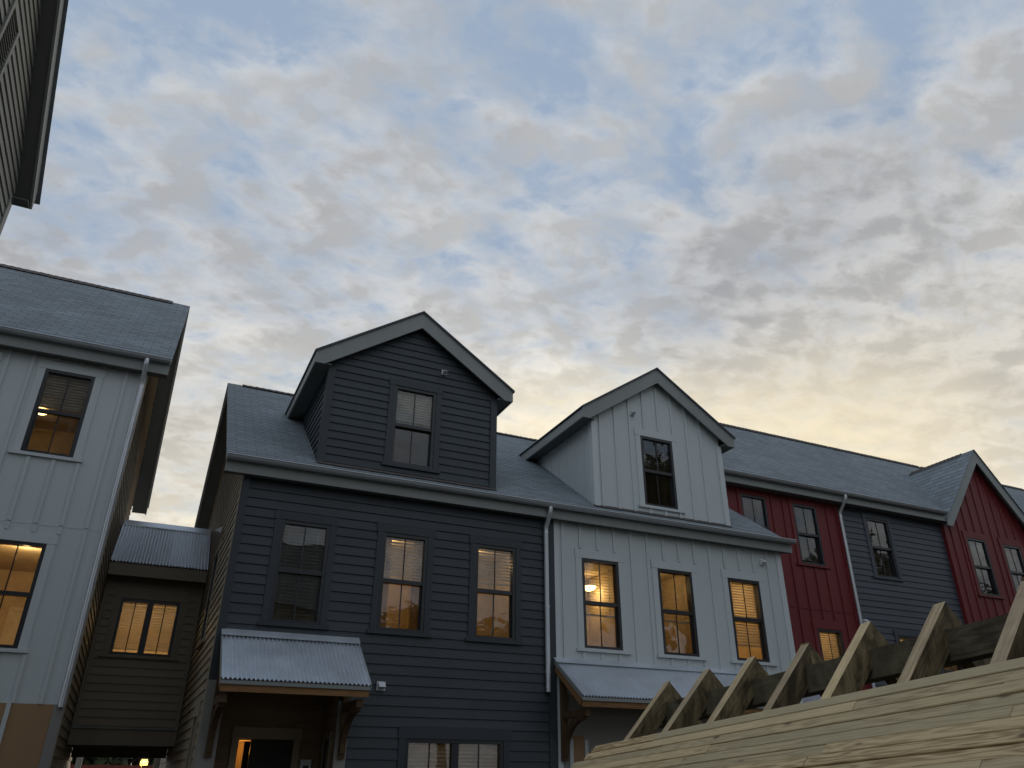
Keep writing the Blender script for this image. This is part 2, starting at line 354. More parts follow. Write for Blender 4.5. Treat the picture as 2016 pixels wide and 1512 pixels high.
LIGHTS=[]
def window(house,P,u0,u1,v0,v1,frame,casing,lit=None,blind=0.0,lower=None,lamp=None,kind='hung',head=.11,side=.085,sillw=.045,room=None,label=None,tilt=.55,depth=1.5,fw=.045,pitch=.044,dc=.026,curtains=False):
    """frame bars are the part; glass, grille, casing, sill, blind are its sub-parts"""
    f=MB(); f.rnd()
    f.lbox(P,u0,u0+fw,v0,v1,-.085,.016); f.lbox(P,u1-fw,u1,v0,v1,-.085,.016)
    f.lbox(P,u0+fw,u1-fw,v1-fw,v1,-.085,.0155); f.lbox(P,u0+fw,u1-fw,v0,v0+fw*.9,-.085,.0155)
    um=(u0+u1)/2; vm=(v0+v1)/2
    if kind=='hung':
        f.lbox(P,u0+fw,u1-fw,vm-.026,vm+.026,-.06,.006)
        f.lbox(P,u0+fw,u0+fw+.018,v0+fw*.9,vm-.026,-.07,-.035); f.lbox(P,u1-fw-.018,u1-fw,v0+fw*.9,vm-.026,-.07,-.035)
    else:
        f.lbox(P,um-.048,um+.048,v0+fw*.9,v1-fw,-.06,.010)
    w=f.build('window',frame,house)
    if label: w['label']=label
    g=MB(); gr=MB()
    if kind=='hung':
        panes=[(u0+fw*.8,u1-fw*.8,vm,v1-fw*.8,-.022),(u0+fw*.8,u1-fw*.8,v0+fw*.7,vm,-.05)]
    else:
        panes=[(u0+fw*.8,um-.04,v0+fw*.7,v1-fw*.8,-.03),(um+.04,u1-fw*.8,v0+fw*.7,v1-fw*.8,-.03)]
    for (a,b,c,d,dd) in panes:
        g.lbox(P,a,b,c,d,dd-.004,dd) if False else g.poly([P(a,c,dd),P(b,c,dd),P(b,d,dd),P(a,d,dd)])
        m_=(a+b)/2; gr.lbox(P,m_-.0085,m_+.0085,c+.015,d-.01,dd+.001,dd+.008); gr.mark(); g.mark()
    g.build_split('pane',M['glass'],w); gr.build_split('grille_bar',M['grille'] if frame is M['black'] else frame,w)
    c=MB(); c.rnd()
    c.lbox(P,u0-side,u0-.0005,v0,v1,.0,dc); c.lbox(P,u1+.0005,u1+side,v0,v1,.0,dc)
    c.lbox(P,u0-side-.012,u1+side+.012,v1+.0005,v1+head,.0,dc+.004)
    c.build('casing',casing,w)
    s=MB(); s.rnd(); s.lbox(P,u0-side-.03,u1+side+.03,v0-sillw,v0-.0005,.0,.042); s.build('sill',casing if casing is not M['slate'] else M['slatetrim'],w)
    if blind>0:
        b=MB(); vb=v1-(v1-v0)*blind; n=int((v1-.05-vb)/pitch); tl=tilt
        for i in range(n):
            z=v1-.055-i*pitch; dz=.022*math.sin(tl); dd=.022*math.cos(tl)
            j=random.uniform(-.12,.12)*.004
            b.hexa([P(u0+.03,z-dz+j,-.10+dd),P(u1-.03,z-dz+j,-.10+dd),P(u1-.03,z+dz+j,-.10-dd),P(u0+.03,z+dz+j,-.10-dd),
                    P(u0+.03,z-dz+.0022+j,-.10+dd),P(u1-.03,z-dz+.0022+j,-.10+dd),P(u1-.03,z+dz+.0022+j,-.10-dd),P(u0+.03,z+dz+.0022+j,-.10-dd)])
        b.lbox(P,u0+.028,u1-.028,vb-.012,vb+.012,-.118,-.082)
        for q in (.2,.8):
            uu=u0+(u1-u0)*q; b.lbox(P,uu-.003,uu+.003,vb,v1-.05,-.079,-.077)
        b.build('blind',M['blind'],w)
    if curtains:
        for (a,b_) in ((u0+.02,u0+.02+(u1-u0)*.24),(u1-.02-(u1-u0)*.2,u1-.02)):
            q=MB(); n=40
            for i in range(n):
                p0,p1=a+(b_-a)*i/n,a+(b_-a)*(i+1)/n; e0,e1=-.17+.012*math.sin(i*.8),-.17+.012*math.sin((i+1)*.8)
                q.poly([P(p0,v0-.2,e0),P(p1,v0-.2,e1),P(p1,v1,e1),P(p0,v1,e0)])
            q.build('curtain',M['drape'],w,True)
    # the room behind
    r=MB(); ra,rb=u0-.28,u1+.28; rc,rd=v0-.35,v1+.12; d0,d1=-.13,-.13-depth
    if room: ra,rb=room
    r.poly([P(ra,rc,d1),P(rb,rc,d1),P(rb,rd,d1),P(ra,rd,d1)])
    r.poly([P(ra,rc,d0),P(ra,rc,d1),P(ra,rd,d1),P(ra,rd,d0)]); r.poly([P(rb,rc,d0),P(rb,rc,d1),P(rb,rd,d1),P(rb,rd,d0)])
    r.poly([P(ra,rd,d0),P(rb,rd,d0),P(rb,rd,d1),P(ra,rd,d1)]); r.poly([P(ra,rc,d0),P(rb,rc,d0),P(rb,rc,d1),P(ra,rc,d1)])
    for (a_,b_,c_,d_) in ((ra,u0+.02,rc,rd),(u1-.02,rb,rc,rd),(u0+.02,u1-.02,rc,v0+.02),(u0+.02,u1-.02,v1-.02,rd)):
        r.poly([P(a_,c_,d0),P(b_,c_,d0),P(b_,d_,d0),P(a_,d_,d0)])
    ro=r.build('room',M['room'],w)
    if lower:   # a white door casing / doorway seen on the back wall of the room
        t=MB(); a,b_,top=lower
        for (p,q) in ((a-.05,a),(b_,b_+.05)): t.lbox(P,p,q,rc,top,d1,d1+.03)
        t.lbox(P,a-.05,b_+.05,top,top+.06,d1,d1+.03); t.lbox(P,a,b_,rc,top,d1,d1+.012)
        t.build('room_door',M['roomwhite'],w)
    if lit:
        lu,lv,ld=((u0+u1)/2,v1+.02,-.75) if not lamp else lamp
        li=bpy.data.lights.new('room_lamp','POINT'); li.energy=lit; li.color=(1.0,.66,.28); li.shadow_soft_size=.06
        lo=bpy.data.objects.new('room_lamp',li); col.objects.link(lo); lo.location=V(*P(lu,lv-.07,ld)); LIGHTS.append(lo)
        lo.parent=house; lo.matrix_parent_inverse=Matrix.Translation(-world_loc(house))
        if lamp:
            d=MB(); n=20
            for i in range(4):
                a0=i/4*math.pi/2; a1=(i+1)/4*math.pi/2
                for k in range(n):
                    t0,t1=2*math.pi*k/n,2*math.pi*(k+1)/n; R=.11
                    q=lambda a,t: P(lu+R*math.cos(a)*math.cos(t),lv-.05*math.sin(a),ld+R*math.cos(a)*math.sin(t))
                    d.poly([q(a0,t0),q(a0,t1),q(a1,t1),q(a1,t0)])
            d.tube([P(lu,lv,ld),P(lu,lv+.02,ld)],.12,16)
            d.build('ceiling_light',M['bulb'],w,True)
    return w

def half_gutter(mb,x0,x1,y,z,r):
    n=10; out=[];inn=[]
    for k in range(n+1):
        a=math.pi*k/n; out.append((y-r*math.cos(a),z-r*math.sin(a)*1.0)); inn.append((y-(r-.007)*math.cos(a),z-(r-.007)*math.sin(a)))
    # rolled front bead
    for k in range(n):
        mb.poly([(x0,*out[k]),(x1,*out[k]),(x1,*out[k+1]),(x0,*out[k+1])]); mb.poly([(x0,*inn[k+1]),(x1,*inn[k+1]),(x1,*inn[k]),(x0,*inn[k])])
    mb.poly([(x0,*out[0]),(x1,*out[0]),(x1,*inn[0]),(x0,*inn[0])]); mb.poly([(x0,*out[-1]),(x1,*out[-1]),(x1,*inn[-1]),(x0,*inn[-1])])
    mb.poly([(x0,*p) for p in out]); mb.poly([(x1,*p) for p in out])
    mb.tube([(x0,y-r-.002,z),(x1,y-r-.002,z)],.009,8)
def gutter(house,x0,x1,y,z,r=.056):
    g=MB(); half_gutter(g,x0,x1,y,z,r)
    x=x0+.4
    while x<x1: g.box(x-.012,x+.012,y-r+.005,y+r,z-.003,z+.004); x+=.62
    return g.build('gutter',M['gutter'],house,True)
def downspout(house,x,yg,zg,yw,zw,zb,r=.034):
    d=MB(); d.tube([(x,yg,zg),(x,yg,zg-.07),(x,yg+.012,zg-.10),(x,yg+(yw-yg)*.5,zg-(zg-zw)*.6),(x,yw-.012,zw+.03),(x,yw,zw-.02),(x,yw,zb)],r,14)
    for z in (zw-.06,(zw+zb)/2,zb+.25): d.tube([(x,yw,z-.012),(x,yw,z+.012)],r*1.13,14)
    return d.build('downspout',M['pipe'],house,True)
def courses(mb,poly_fn,y0,z0,slope,y1,e=.115,th=.007,xl=None,xr=None,sgn=1):
    """stepped shingle courses on a plane rising from (y0,z0) towards y1"""
    ln=math.sqrt(1+slope*slope); n=int(abs(y1-y0)*ln/e)+1; dy=e/ln
    for k in range(n):
        a=k*dy; b=min((k+1)*dy,abs(y1-y0)); mb.cur=(random.random(),random.random())
        ya,yb=y0+sgn*a,y0+sgn*b; za,zb=z0+slope*a,z0+slope*b
        for (X0,X1) in poly_fn((ya+yb)/2):
            for (s0,s1) in [(X0,X1)]:
                uva=a*ln*S; uvb=b*ln*S
                t=th
                mb.poly([(s0,ya,za+t),(s1,ya,za+t),(s1,yb,zb+.001),(s0,yb,zb+.001)],[(s0*S,k*.14+.004),(s1*S,k*.14+.004),(s1*S,k*.14+.138),(s0*S,k*.14+.138)])
                mb.poly([(s0,ya,za),(s1,ya,za),(s1,ya,za+t),(s0,ya,za+t)],[(.05,k*.14+.05),(.06,k*.14+.05),(.06,k*.14+.06),(.05,k*.14+.06)])
def gable_roof(house,x0,x1,ye,ze,slope,yr,yb,holes=(),rakeL=False,rakeR=False,wallL=None,wallR=None,capL=.28,capR=.28,name='roof'):
    zr=ze+slope*(yr-ye); m=MB()
    def segs(y):
        iv=[(x0,x1)]
        for h in holes:
            a,b=h(y) if h(y) else (None,None)
            if a is None: continue
            nx=[]
            for p,q in iv:
                if b<=p or a>=q: nx.append((p,q)); continue
                if a>p: nx.append((p,a))
                if b<q: nx.append((b,q))
            iv=nx
        return iv
    courses(m,segs,ye,ze,slope,yr)
    zb=zr-slope*(yb-yr)
    courses(m,lambda y:[(x0,x1)],yb,zb,slope,yr,sgn=-1)
    # underside deck
    if not holes: m.poly([(x0,ye,ze-.012),(x1,ye,ze-.012),(x1,yr,zr-.012),(x0,yr,zr-.012)])
    m.poly([(x0,yb,zb-.012),(x1,yb,zb-.012),(x1,yr,zr-.012),(x0,yr,zr-.012)])
    for X in (x0,x1): m.poly([(X,ye,ze),(X,yr,zr+.01),(X,yb,zb),(X,yb,zb-.02),(X,yr,zr-.02),(X,ye,ze-.02)])
    r=m.build(name,M['shingle'],house)
    c=MB(); n=int((x1-capR-x0-capL)/.12)
    for i in range(n):
        a=x0+capL+i*.12; b=a+.135; t=.02+.004*random.random()
        for sg in (-1,1):
            c.rnd(); c.poly([(a,yr,zr+t+.016),(b,yr,zr+t+.006),(b,yr+sg*.13,zr-slope*.13+t+.006),(a,yr+sg*.13,zr-slope*.13+t+.016)])
            c.poly([(a,yr,zr+.002),(a,yr,zr+t+.016),(a,yr+sg*.13,zr-slope*.13+t+.016),(a,yr+sg*.13,zr-slope*.13+.002)])
    c.build('ridge_cap',M['shinglecap'],r)
    for flag,X,W,sg in ((rakeL,x0,wallL,1),(rakeR,x1,wallR,-1)):
        if not flag: continue
        f=MB(); h=.165; t=.025
        xa=X+sg*.018; xb=xa+sg*t
        for (A,B) in (((ye,ze),(yr,zr)),((yb,zb),(yr,zr))):
            f.hexa([(xa,A[0],A[1]-h),(xb,A[0],A[1]-h),(xb,B[0],B[1]-h),(xa,B[0],B[1]-h),(xa,A[0],A[1]-.013),(xb,A[0],A[1]-.013),(xb,B[0],B[1]-.013),(xa,B[0],B[1]-.013)])
        f.build('rake_board',M['fascia'],r)
        s=MB()
        for (A,B) in (((ye,ze),(yr,zr)),((yb,zb),(yr,zr))):
            s.poly([(xb,A[0],A[1]-h+.03),(W,A[0],A[1]-h+.03),(W,B[0],B[1]-h+.03),(xb,B[0],B[1]-h+.03)])
        # boxed return at the rear and front ends
        for (y,z) in ((yb,zb),(ye,ze)):
            s.hexa([(min(xb,W),y-.01,z-.14),(max(xb,W),y-.01,z-.14),(max(xb,W),y+.01,z-.14),(min(xb,W),y+.01,z-.14),(min(xb,W),y-.01,z-.02),(max(xb,W),y-.01,z-.02),(max(xb,W),y+.01,z-.02),(min(xb,W),y+.01,z-.02)])
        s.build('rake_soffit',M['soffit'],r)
    return r
def eave(house,x0,x1,yf,ybk,z0,z1):
    f=MB(); f.box(x0,x1,yf,yf+.028,z0,z1); o=f.build('fascia',M['fascia'],house)
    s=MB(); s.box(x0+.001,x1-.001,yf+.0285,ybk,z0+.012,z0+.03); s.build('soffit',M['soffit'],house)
    return o
def vent(house,P,u,v,s=.05,flip=1):
    b=MB(); b.lbox(P,u-s,u+s,v-s,v+s*.9,.0,.035)
    b.hexa([P(u-s*.75,v-s*.75,.035),P(u+s*.75,v-s*.75,.035),P(u+s*.75,v+s*.7,.035),P(u-s*.75,v+s*.7,.035),
            P(u-s*.75,v-s*.35,.115),P(u+s*.75,v-s*.35,.115),P(u+s*.75,v+s*.7,.05),P(u-s*.75,v+s*.7,.05)])
    return b.build('wall_vent',M['plastic'],house)
def corrugated(mb,x0,x1,y0,z0,y1,z1,pitch=.048,amp=.0125):
    n=int((x1-x0)/pitch*8); ln=math.hypot(y1-y0,z1-z0); ny,nz=(z1-z0)/ln*-1,(y1-y0)/ln
    prev=None
    for i in range(n+1):
        x=x0+(x1-x0)*i/n; a=amp*math.cos(2*math.pi*(x-x0)/pitch)
        p=((x,y0+ny*a,z0+nz*a),(x,y1+ny*a,z1+nz*a))
        if prev: mb.poly([prev[0],p[0],p[1],prev[1]])
        prev=p
def canopy(house,x0,x1,yw,zt,ye,ze,brk=(),label=None,wallz=None):
    """metal door canopy: corrugated sheet is the part, everything else its sub-parts"""
    s=MB(); corrugated(s,x0,x1,ye,ze,yw-.05,zt-.05*(zt-ze)/(yw-ye))
    sl=(zt-ze)/(yw-ye)
    c=s.build('canopy',M['galv'],house,True)
    if label: c['label']=label
    f=MB()
    f.prism([(x0-.01,yw-.002,zt+.03),(x0-.01,yw-.02,zt+.026),(x0-.01,yw-.115,zt-.095*sl+.016),(x0-.01,yw-.112,zt-.095*sl+.010),(x0-.01,yw-.002,zt+.004)],(x1-x0+.02,0,0))
    f.build('flashing',M['galv'],c)
    # drip edge strips
    d=MB(); d.box(x0,x1,ye+.012,ye+.030,ze-.055,ze-.014)
    for X in (x0-.008,x1+.002): d.hexa([(X,ye,ze-.05),(X+.006,ye,ze-.05),(X+.006,yw,zt-.05),(X,yw,zt-.05),(X,ye,ze+.012),(X+.006,ye,ze+.012),(X+.006,yw,zt+.012),(X,yw,zt+.012)])
    d.build('drip_edge',M['fascia'],c)
    w=MB(); w.rnd()
    w.bar((x0+.01,ye+.05,ze-.085),(x1-.01,ye+.05,ze-.085),.035,.085); 
    for X in (x0+.022,x1-.022):
        w.rnd(); w.bar((X,ye+.07,ze-.075),(X,yw-.02,zt-.075-.03),.035,.09)
    w.rnd()
    w.poly([(x0+.01,ye+.06,ze-.035),(x1-.01,ye+.06,ze-.035),(x1-.01,yw,zt-.035),(x0+.01,yw,zt-.035)])
    w.build('timber_frame',M['cedar'],c)
    for X in brk:
        b=MB(); b.rnd(); t=.075
        zb=(ze-.13); b.bar((X,yw-.045,zb-.62),(X,yw-.045,zt-.14),t,.085,up=(0,1,0)); b.rnd()
        b.bar((X,yw-.09,zb-.06),(X,ye+.09,zb-.06),t,.085); b.rnd()
        # curved knee brace
        pts=[]
        for k in range(7):
            a=k/6*math.pi/2; pts.append((X,yw-.07-(yw-ye-.24)*(1-math.cos(a)),zb-.56+.46*math.sin(a)))
        for k in range(6): b.bar(pts[k],pts[k+1],t*.9,.075,up=(0,1,.3))
        b.build('bracket',M['stain'],c)
    # roofing screws
    q=MB()
    for k in range(1,5):
        tt=k/5; yy=ye+(yw-ye)*tt; zz=ze+(zt-ze)*tt+.012
        xx=x0+.06+(k%2)*.07
        while xx<x1-.03: q.tube([(xx,yy,zz-.004),(xx,yy-.006,zz+.004)],.0055,6); xx+=.1275
    q.build('roofing_screws',M['gutter'],c)
    return c

# ------------------------------------------------------------------ ground
def groundmat():
    m,nt,b=newmat('packed_earth'); tc=N(nt,'ShaderNodeTexCoord')
    n=N(nt,'ShaderNodeTexNoise'); L(nt,tc.outputs['Object'],n.inputs['Vector']); n.inputs['Scale'].default_value=.35; n.inputs['Detail'].default_value=10; n.inputs['Roughness'].default_value=.65
    r=ramp(nt,[(.3,(.05,.042,.032)),(.5,(.10,.082,.06)),(.62,(.05,.06,.028)),(.8,(.14,.12,.09))]); L(nt,n.outputs['Fac'],r.inputs[0]); L(nt,r.outputs[0],b.inputs['Base Color']); b.inputs['Roughness'].default_value=.95
    return m
g=MB(); R=700
n=24
for i in range(n):
    for j in range(n):
        g.poly([(-R+2*R*i/n,-R+2*R*j/n,ZG),(-R+2*R*(i+1)/n,-R+2*R*j/n,ZG),(-R+2*R*(i+1)/n,-R+2*R*(j+1)/n,ZG),(-R+2*R*i/n,-R+2*R*(j+1)/n,ZG)])
go=g.build('ground',groundmat()); tag(go,'bare packed earth between the houses','ground',kind='structure')

ROW='townhouses along the row'
ROOF=lambda y: .71*y-3.395
# ------------------------------------------------------------------ dormer
def dormer(house,x0,x1,style,win,ventpos,**wk):
    D=10.2; P=front(D); xc=(x0+x1)/2; zb=ROOF(D)-.02; sl=.677
    ex0,ex1=x0-.247,x1+.247; za=6.575; zet=za-sl*(xc-ex0); zeb=zet-.19; zs=zeb+.012
    zw=lambda v: 0
    apex=za-.075
    fl=lambda v: x0 if v<zs else max(x0,xc-(apex-v)/sl)
    fr=lambda v: x1 if v<zs else min(x1,xc+(apex-v)/sl)
    ops=[win]; 
    w=MB(); tr=MB()
    cut=exps([win],.085,.11,.04)
    if style=='lap':
        siding(w,P,fl,fr,zb,apex-.001,ops,phase=.02)
        mat=M['slate']; trm=M['slatetrim']
    else:
        panel(w,P,fl,fr,zb,zs,ops); zk=apex-(x1-xc)*sl; panel(w,P,fl,fr,zs,zk,ops); panel(w,P,fl,fr,zk,apex,())
        us=[xc+.02+.3*k for k in range(-5,6)]; us=[u for u in us if x0+.12<u<x1-.12]
        battens(w,P,us,zb,lambda u: min(apex-abs(u-xc)*sl-.02,9),cut)
        mat=M['white']; trm=M['whitetrim']
    # cheeks
    for X,F in ((x0,facemx(x0)),(x1,facepx(x1))):
        lo=lambda v: D; hi=lambda v: (v+3.395)/.71+.02
        if style=='lap': siding(w,F,lo,hi,zb,zs,(),phase=.02)
        else:
            panel(w,F,lo,hi,zb+.03,zs,())
            y=D+.28
            while y<12.1:
                w.rnd(); w.lbox(F,y-.021,y+.021,ROOF(y),zs,.0005,.016); y+=.3
    dm=w.build('dormer',mat,house)
    for (a,b,F) in ((x0-.016,x0+.085,facemx(x0)),(x1-.085,x1+.016,facepx(x1))):
        tr.rnd(); tr.lbox(P,a,b,zb,zs-.001,.0005,.03); tr.rnd(); tr.lbox(F,D-.029,D+.085,zb,zs-.001,.0005,.0215); tr.mark()
    tr.build_split('corner_trim',trm,dm)
    # roof
    r=MB(); yf=10.03; ybr=(za+3.395)/.71+.05; ybe=(zet+3.395)/.71+.05
    for (ex,sg) in ((ex0,-1),(ex1,1)):
        xo=ex+sg*.02; zo=zet-sl*.02
        n=16
        for k in range(n):
            a,b=k/n,(k+1)/n
            f=lambda t,yy: (xo+(xc-xo)*t, yy, zo+(za-zo)*t)
            yb0=ybe+(ybr-ybe)*a; yb1=ybe+(ybr-ybe)*b
            p=[f(a,yf),f(b,yf),f(b,yb1),f(a,yb0)]
            p[0]=(p[0][0],p[0][1],p[0][2]+.016); p[3]=(p[3][0],p[3][1],p[3][2]+.016)
            r.rnd(); r.poly(p,[(yf*S,k*.14+.004),(yf*S,k*.14+.138),(yb1*S,k*.14+.138),(yb0*S,k*.14+.004)])
            r.poly([f(a,yf),p[0],p[3],f(a,yb0)],[(.05,k*.14+.05)]*4)
        r.poly([(xo,yf,zo-.015),(xc,yf,za-.015),(xc,ybr,za-.015),(xo,ybe,zo-.015)])
        r.poly([(xo,yf,zo-.015),(xc,yf,za-.015),(xc,yf,za+.016),(xo,yf,zo+.016)],[(0,0)]*4)
    r.build('dormer_roof',M['shingle'],dm)
    f=MB(); yr0=10.06
    inn=(za-.285-zeb)/sl
    for sg,ex in ((-1,ex0),(1,ex1)):
        f.rnd(); f.prism([(xc,yr0,za-.016),(ex,yr0,zet-.016),(ex,yr0,zeb),(xc+sg*inn,yr0,zeb),(xc,yr0,za-.285)],(0,.03,0))
        xi=ex-sg*.028
        f.rnd(); f.box(min(ex,xi),max(ex,xi),yr0+.0305,ybe-.12,zeb,zet-.02)
    f.build('dormer_fascia',M['fascia'],dm)
    s=MB()
    for sg,ex,X in ((-1,ex0,x0),(1,ex1,x1)):
        a,b=sorted((ex-sg*.029,X)); s.box(a,b,yr0+.031,(zs+3.395)/.71+.04,zs,zs+.02)
        s.poly([(xc,yr0+.031,za-.08),(X,yr0+.031,za-.08-sl*(x1-xc)),(X,D+.02,za-.08-sl*(x1-xc)),(xc,D+.02,za-.08)])
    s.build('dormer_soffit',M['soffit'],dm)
    fl_=MB(); fl_.prism([(x0-.03,D-.002,zb+.05),(x0-.03,D-.07,ROOF(D-.07)+.022),(x0-.03,D-.002,ROOF(D)+.005)],(x1-x0+.06,0,0)); fl_.build('base_flashing',M['shinglecap'],dm)
    window(house,P,*win,**wk)
    vent(house,P,ventpos[0],ventpos[1],.042)
    return dm
def hole(x0,x1):   # part of the main roof that a dormer covers
    return lambda y: (x0+.05,x1-.05) if y>10.45 and y<12.0 else None

# ------------------------------------------------------------------ dark slate townhouse
dk=thing('townhouse','dark slate townhouse with lap siding, gabled dormer and metal canopy over its open door','house',(3,10,ZG),ROW)
P=front(10); SPL=5.235
winsD=[(1.335,1.967,1.64,2.922),(2.687,3.326,1.64,2.926),(4.038,4.661,1.633,2.926)]
dbl=(3.174,4.496,-.55,.388)
porchD=(.98,2.30,ZG,.93)
w=MB(); siding(w,P,.865,5.17,ZG,3.44,winsD+[dbl,porchD],phase=.03); w.build('front_wall',M['slate'],dk)
w=MB(); w.rnd(); w.lbox(P,.774,.865,.95,3.43,.0,.03); w.mark(); w.rnd(); w.lbox(P,5.165,5.288,ZG,3.43,.0,.028); w.build_split('corner_trim',M['slatetrim'],dk)
w=MB(); w.rnd(); w.lbox(P,.774,.98,ZG,.949,.0,.05); w.lbox(P,.79,.98,ZG,.949,-.19,-.0005); w.mark(); w.rnd(); w.lbox(P,2.30,2.44,ZG,.78,.0,.05); w.build_split('porch_column',M['primer'],dk)
w=MB(); Pm=facemx(.79)
rl=lambda v: max(10.0,(v+3.395+.10)/.71); rr=lambda v: min(18.2,28.2-(v+3.395+.10)/.71)
swin=(11.95,12.62,1.66,2.95)
siding(w,Pm,rl,rr,ZG,6.5,[(swin[0],swin[1],swin[2],swin[3]),(10.55,10.95,ZG,.6)],phase=.03,t=.016); w.build('side_wall',M['taupe'],dk)
w=MB(); w.rnd(); w.lbox(Pm,10.0,10.1,ZG,3.4,.0005,.024); 
for a,b in ((10.42,10.55),(10.95,11.08)): w.rnd(); w.lbox(Pm,a,b,ZG,.6,.0,.03)
w.rnd(); w.lbox(Pm,10.42,11.08,.601,.74,.0,.034)
w.build('side_trim',M['taupe'],dk)
w=MB(); w.lbox(Pm,10.55,10.95,ZG,.6,-.2,-.19); w.build('side_door',M['dark'],dk)
# porch recess
w=MB(); panel(w,front(10.76),.98,2.30,ZG,.93,[(1.3,1.96,ZG,.37)],d=-.003)
siding(w,front(10.76),.98,2.30,ZG,.93,[(1.3,1.96,ZG,.37)],t=.010); 
w.poly([(.98,10,ZG),(.98,10.76,ZG),(.98,10.76,.93),(.98,10,.93)]); w.build('porch_back_wall',M['porch'],dk)
w=MB(); siding(w,facemx(2.30),10.0,10.76,ZG,.93,[(10.18,10.46,-.5,.36)],t=.01); w.build('porch_side_wall',M['porch'],dk)
w=MB(); w.box(.98,2.30,10.0,10.76,.93,.95); 
for k in range(5): w.box(1.0,2.28,10.06+k*.14,10.075+k*.14,.924,.9295)
w.build('porch_ceiling',M['porch'],dk)
w=MB(); Pb=front(10.76); w.rnd(); w.lbox(Pb,1.22,1.3,ZG,.37,.0,.03); w.rnd(); w.lbox(Pb,1.96,2.04,ZG,.37,.0,.03); w.rnd(); w.lbox(Pb,1.21,2.05,.371,.50,.0,.034); dc=w.build('door_casing',M['tan'],dk)
w=MB(); w.lbox(Pb,1.45,1.96,ZG,.365,-.03,.0); w.build('front_door',M['dark'],dk)['label']='dark front door standing ajar'
w=MB(); w.lbox(Pb,1.3,1.45,ZG,.37,-.62,-.6); w.lbox(Pb,1.3,1.31,ZG,.37,-.6,-.04); w.lbox(Pb,1.3,1.5,.36,.37,-.6,-.04); hr=w.build('hallway',M['room'],dk)
li=bpy.data.lights.new('hall_lamp','POINT'); li.energy=1.6; li.color=(1,.42,.08); li.shadow_soft_size=.05; lo=bpy.data.objects.new('hall_lamp',li); col.objects.link(lo); lo.location=V(1.41,11.08,.25); lo.parent=dk; lo.matrix_parent_inverse=Matrix.Translation(-world_loc(dk))
window(dk,facemx(2.30),10.18,10.46,-.5,.36,M['slateframe'],M['olive'],side=.05,head=.09,depth=.3,room=(10.1,10.55))
w=MB(); w.lbox(Pb,2.07,2.2,.0,.15,.012,.06); lb=w.build('mail_box',M['plastic'],dk); w=MB(); w.lbox(Pb,2.10,2.17,.0,.085,.0605,.066); w.build('box_opening',M['black'],lb)
sl=dict(frame=M['slateframe'],casing=M['slatetrim'])
window(dk,P,*winsD[0],blind=1.0,label='unlit window with its blind lowered fully',tilt=.06,**sl)
window(dk,P,*winsD[1],blind=.46,lit=5.5,curtains=True,lower=(2.85,3.2,2.2),tilt=.9,label='window with half lowered blind and a dim room',**sl)
window(dk,P,*winsD[2],blind=.40,lit=4.6,tilt=.75,label='window with part lowered blind and a brown lit room',**sl)
window(dk,P,*dbl,kind='pair',blind=1.0,lit=1.5,tilt=.6,head=.14,label='wide twin window with closed blinds',**sl)
window(dk,Pm,*swin,frame=M['slateframe'],casing=M['taupe'],blind=0,depth=.5)
w=MB(); w.rnd(); w.box(.79,SPL,18.18,18.2,ZG,3.5); w.build('rear_wall',M['taupe'],dk); w=MB(); w.box(2.306,2.44,10.03,10.85,ZG,.945); w.build('porch_pier',M['porch'],dk)
dormer(dk,1.727,4.394,'lap',(2.735,3.395,4.0,5.262),(3.50,5.645),blind=.45,tilt=1.2,**sl)
gable_roof(dk,.52,SPL,9.88,3.62,.71,14.10,18.32,holes=[hole(1.727,4.394)],rakeL=True,wallL=.79,capL=.27,capR=0)
eave(dk,.525,SPL,9.85,9.998,3.418,3.585)
gutter(dk,.515,SPL,9.787,3.612)
downspout(dk,5.14,9.787,3.565,9.945,3.27,1.0)
canopy(dk,.835,2.47,9.998,1.50,9.18,.90,brk=(.90,2.38),label='galvanised canopy on brown brackets over the porch')
vent(dk,P,2.808,.975,.055)
vent(dk,Pm,12.4,3.33,.05)

# ------------------------------------------------------------------ white townhouse
wt=thing('townhouse','white board and batten townhouse with gabled dormer, beside the dark slate one','house',(7.4,10,ZG),ROW)
winsW=[(5.756,6.402,1.614,2.915),(7.118,7.77,1.608,2.90),(8.486,9.142,1.604,2.89)]
ZP=.98
w=MB(); panel(w,P,5.288,9.68,ZP,3.44,winsW)
us=[5.44+.303*k for k in range(15)]
us=[u for u in us if u<9.6]
battens(w,P,us,1.40,3.43,exps(winsW,.105,.14,.055)); battens(w,P,us,ZP,1.385,())
w.box(9.66,9.68,10.0,18.2,ZG,3.40)
for y in [10.3+.3*k for k in range(26)]: w.lbox(facepx(9.68),y-.02,y+.02,ZG,3.4,.0005,.016)
w.build('front_wall',M['white'],wt)
w=MB(); w.rnd(); w.lbox(P,9.585,9.697,ZG,3.43,.0,.022); w.mark(); w.rnd(); w.lbox(P,5.2885,5.37,ZG,3.43,.0,.019); w.build_split('corner_trim',M['whitetrim'],wt)
w=MB(); panel(w,P,5.37,9.585,ZG,ZP-.001,()); w.m=1
for (a,b,c,d) in ((5.53,5.70,ZG,.47),(5.72,5.86,ZG,.28)): w.rnd(); w.lbox(P,a,b,c,d,.0,.0065)
w.m=2
for (a,b) in ((5.47,5.525),(5.705,5.755)): w.rnd(); w.lbox(P,a,b,ZG,.42,.0,.02)
w.m=0
for z in (.22,.62): w.lbox(P,5.9,9.5,z,z+.006,.0,.0065)
w.build('porch_wall',[M['primer'],M['bare'],M['white']],wt)['label']='bare cement board wall with brown unpainted patches'
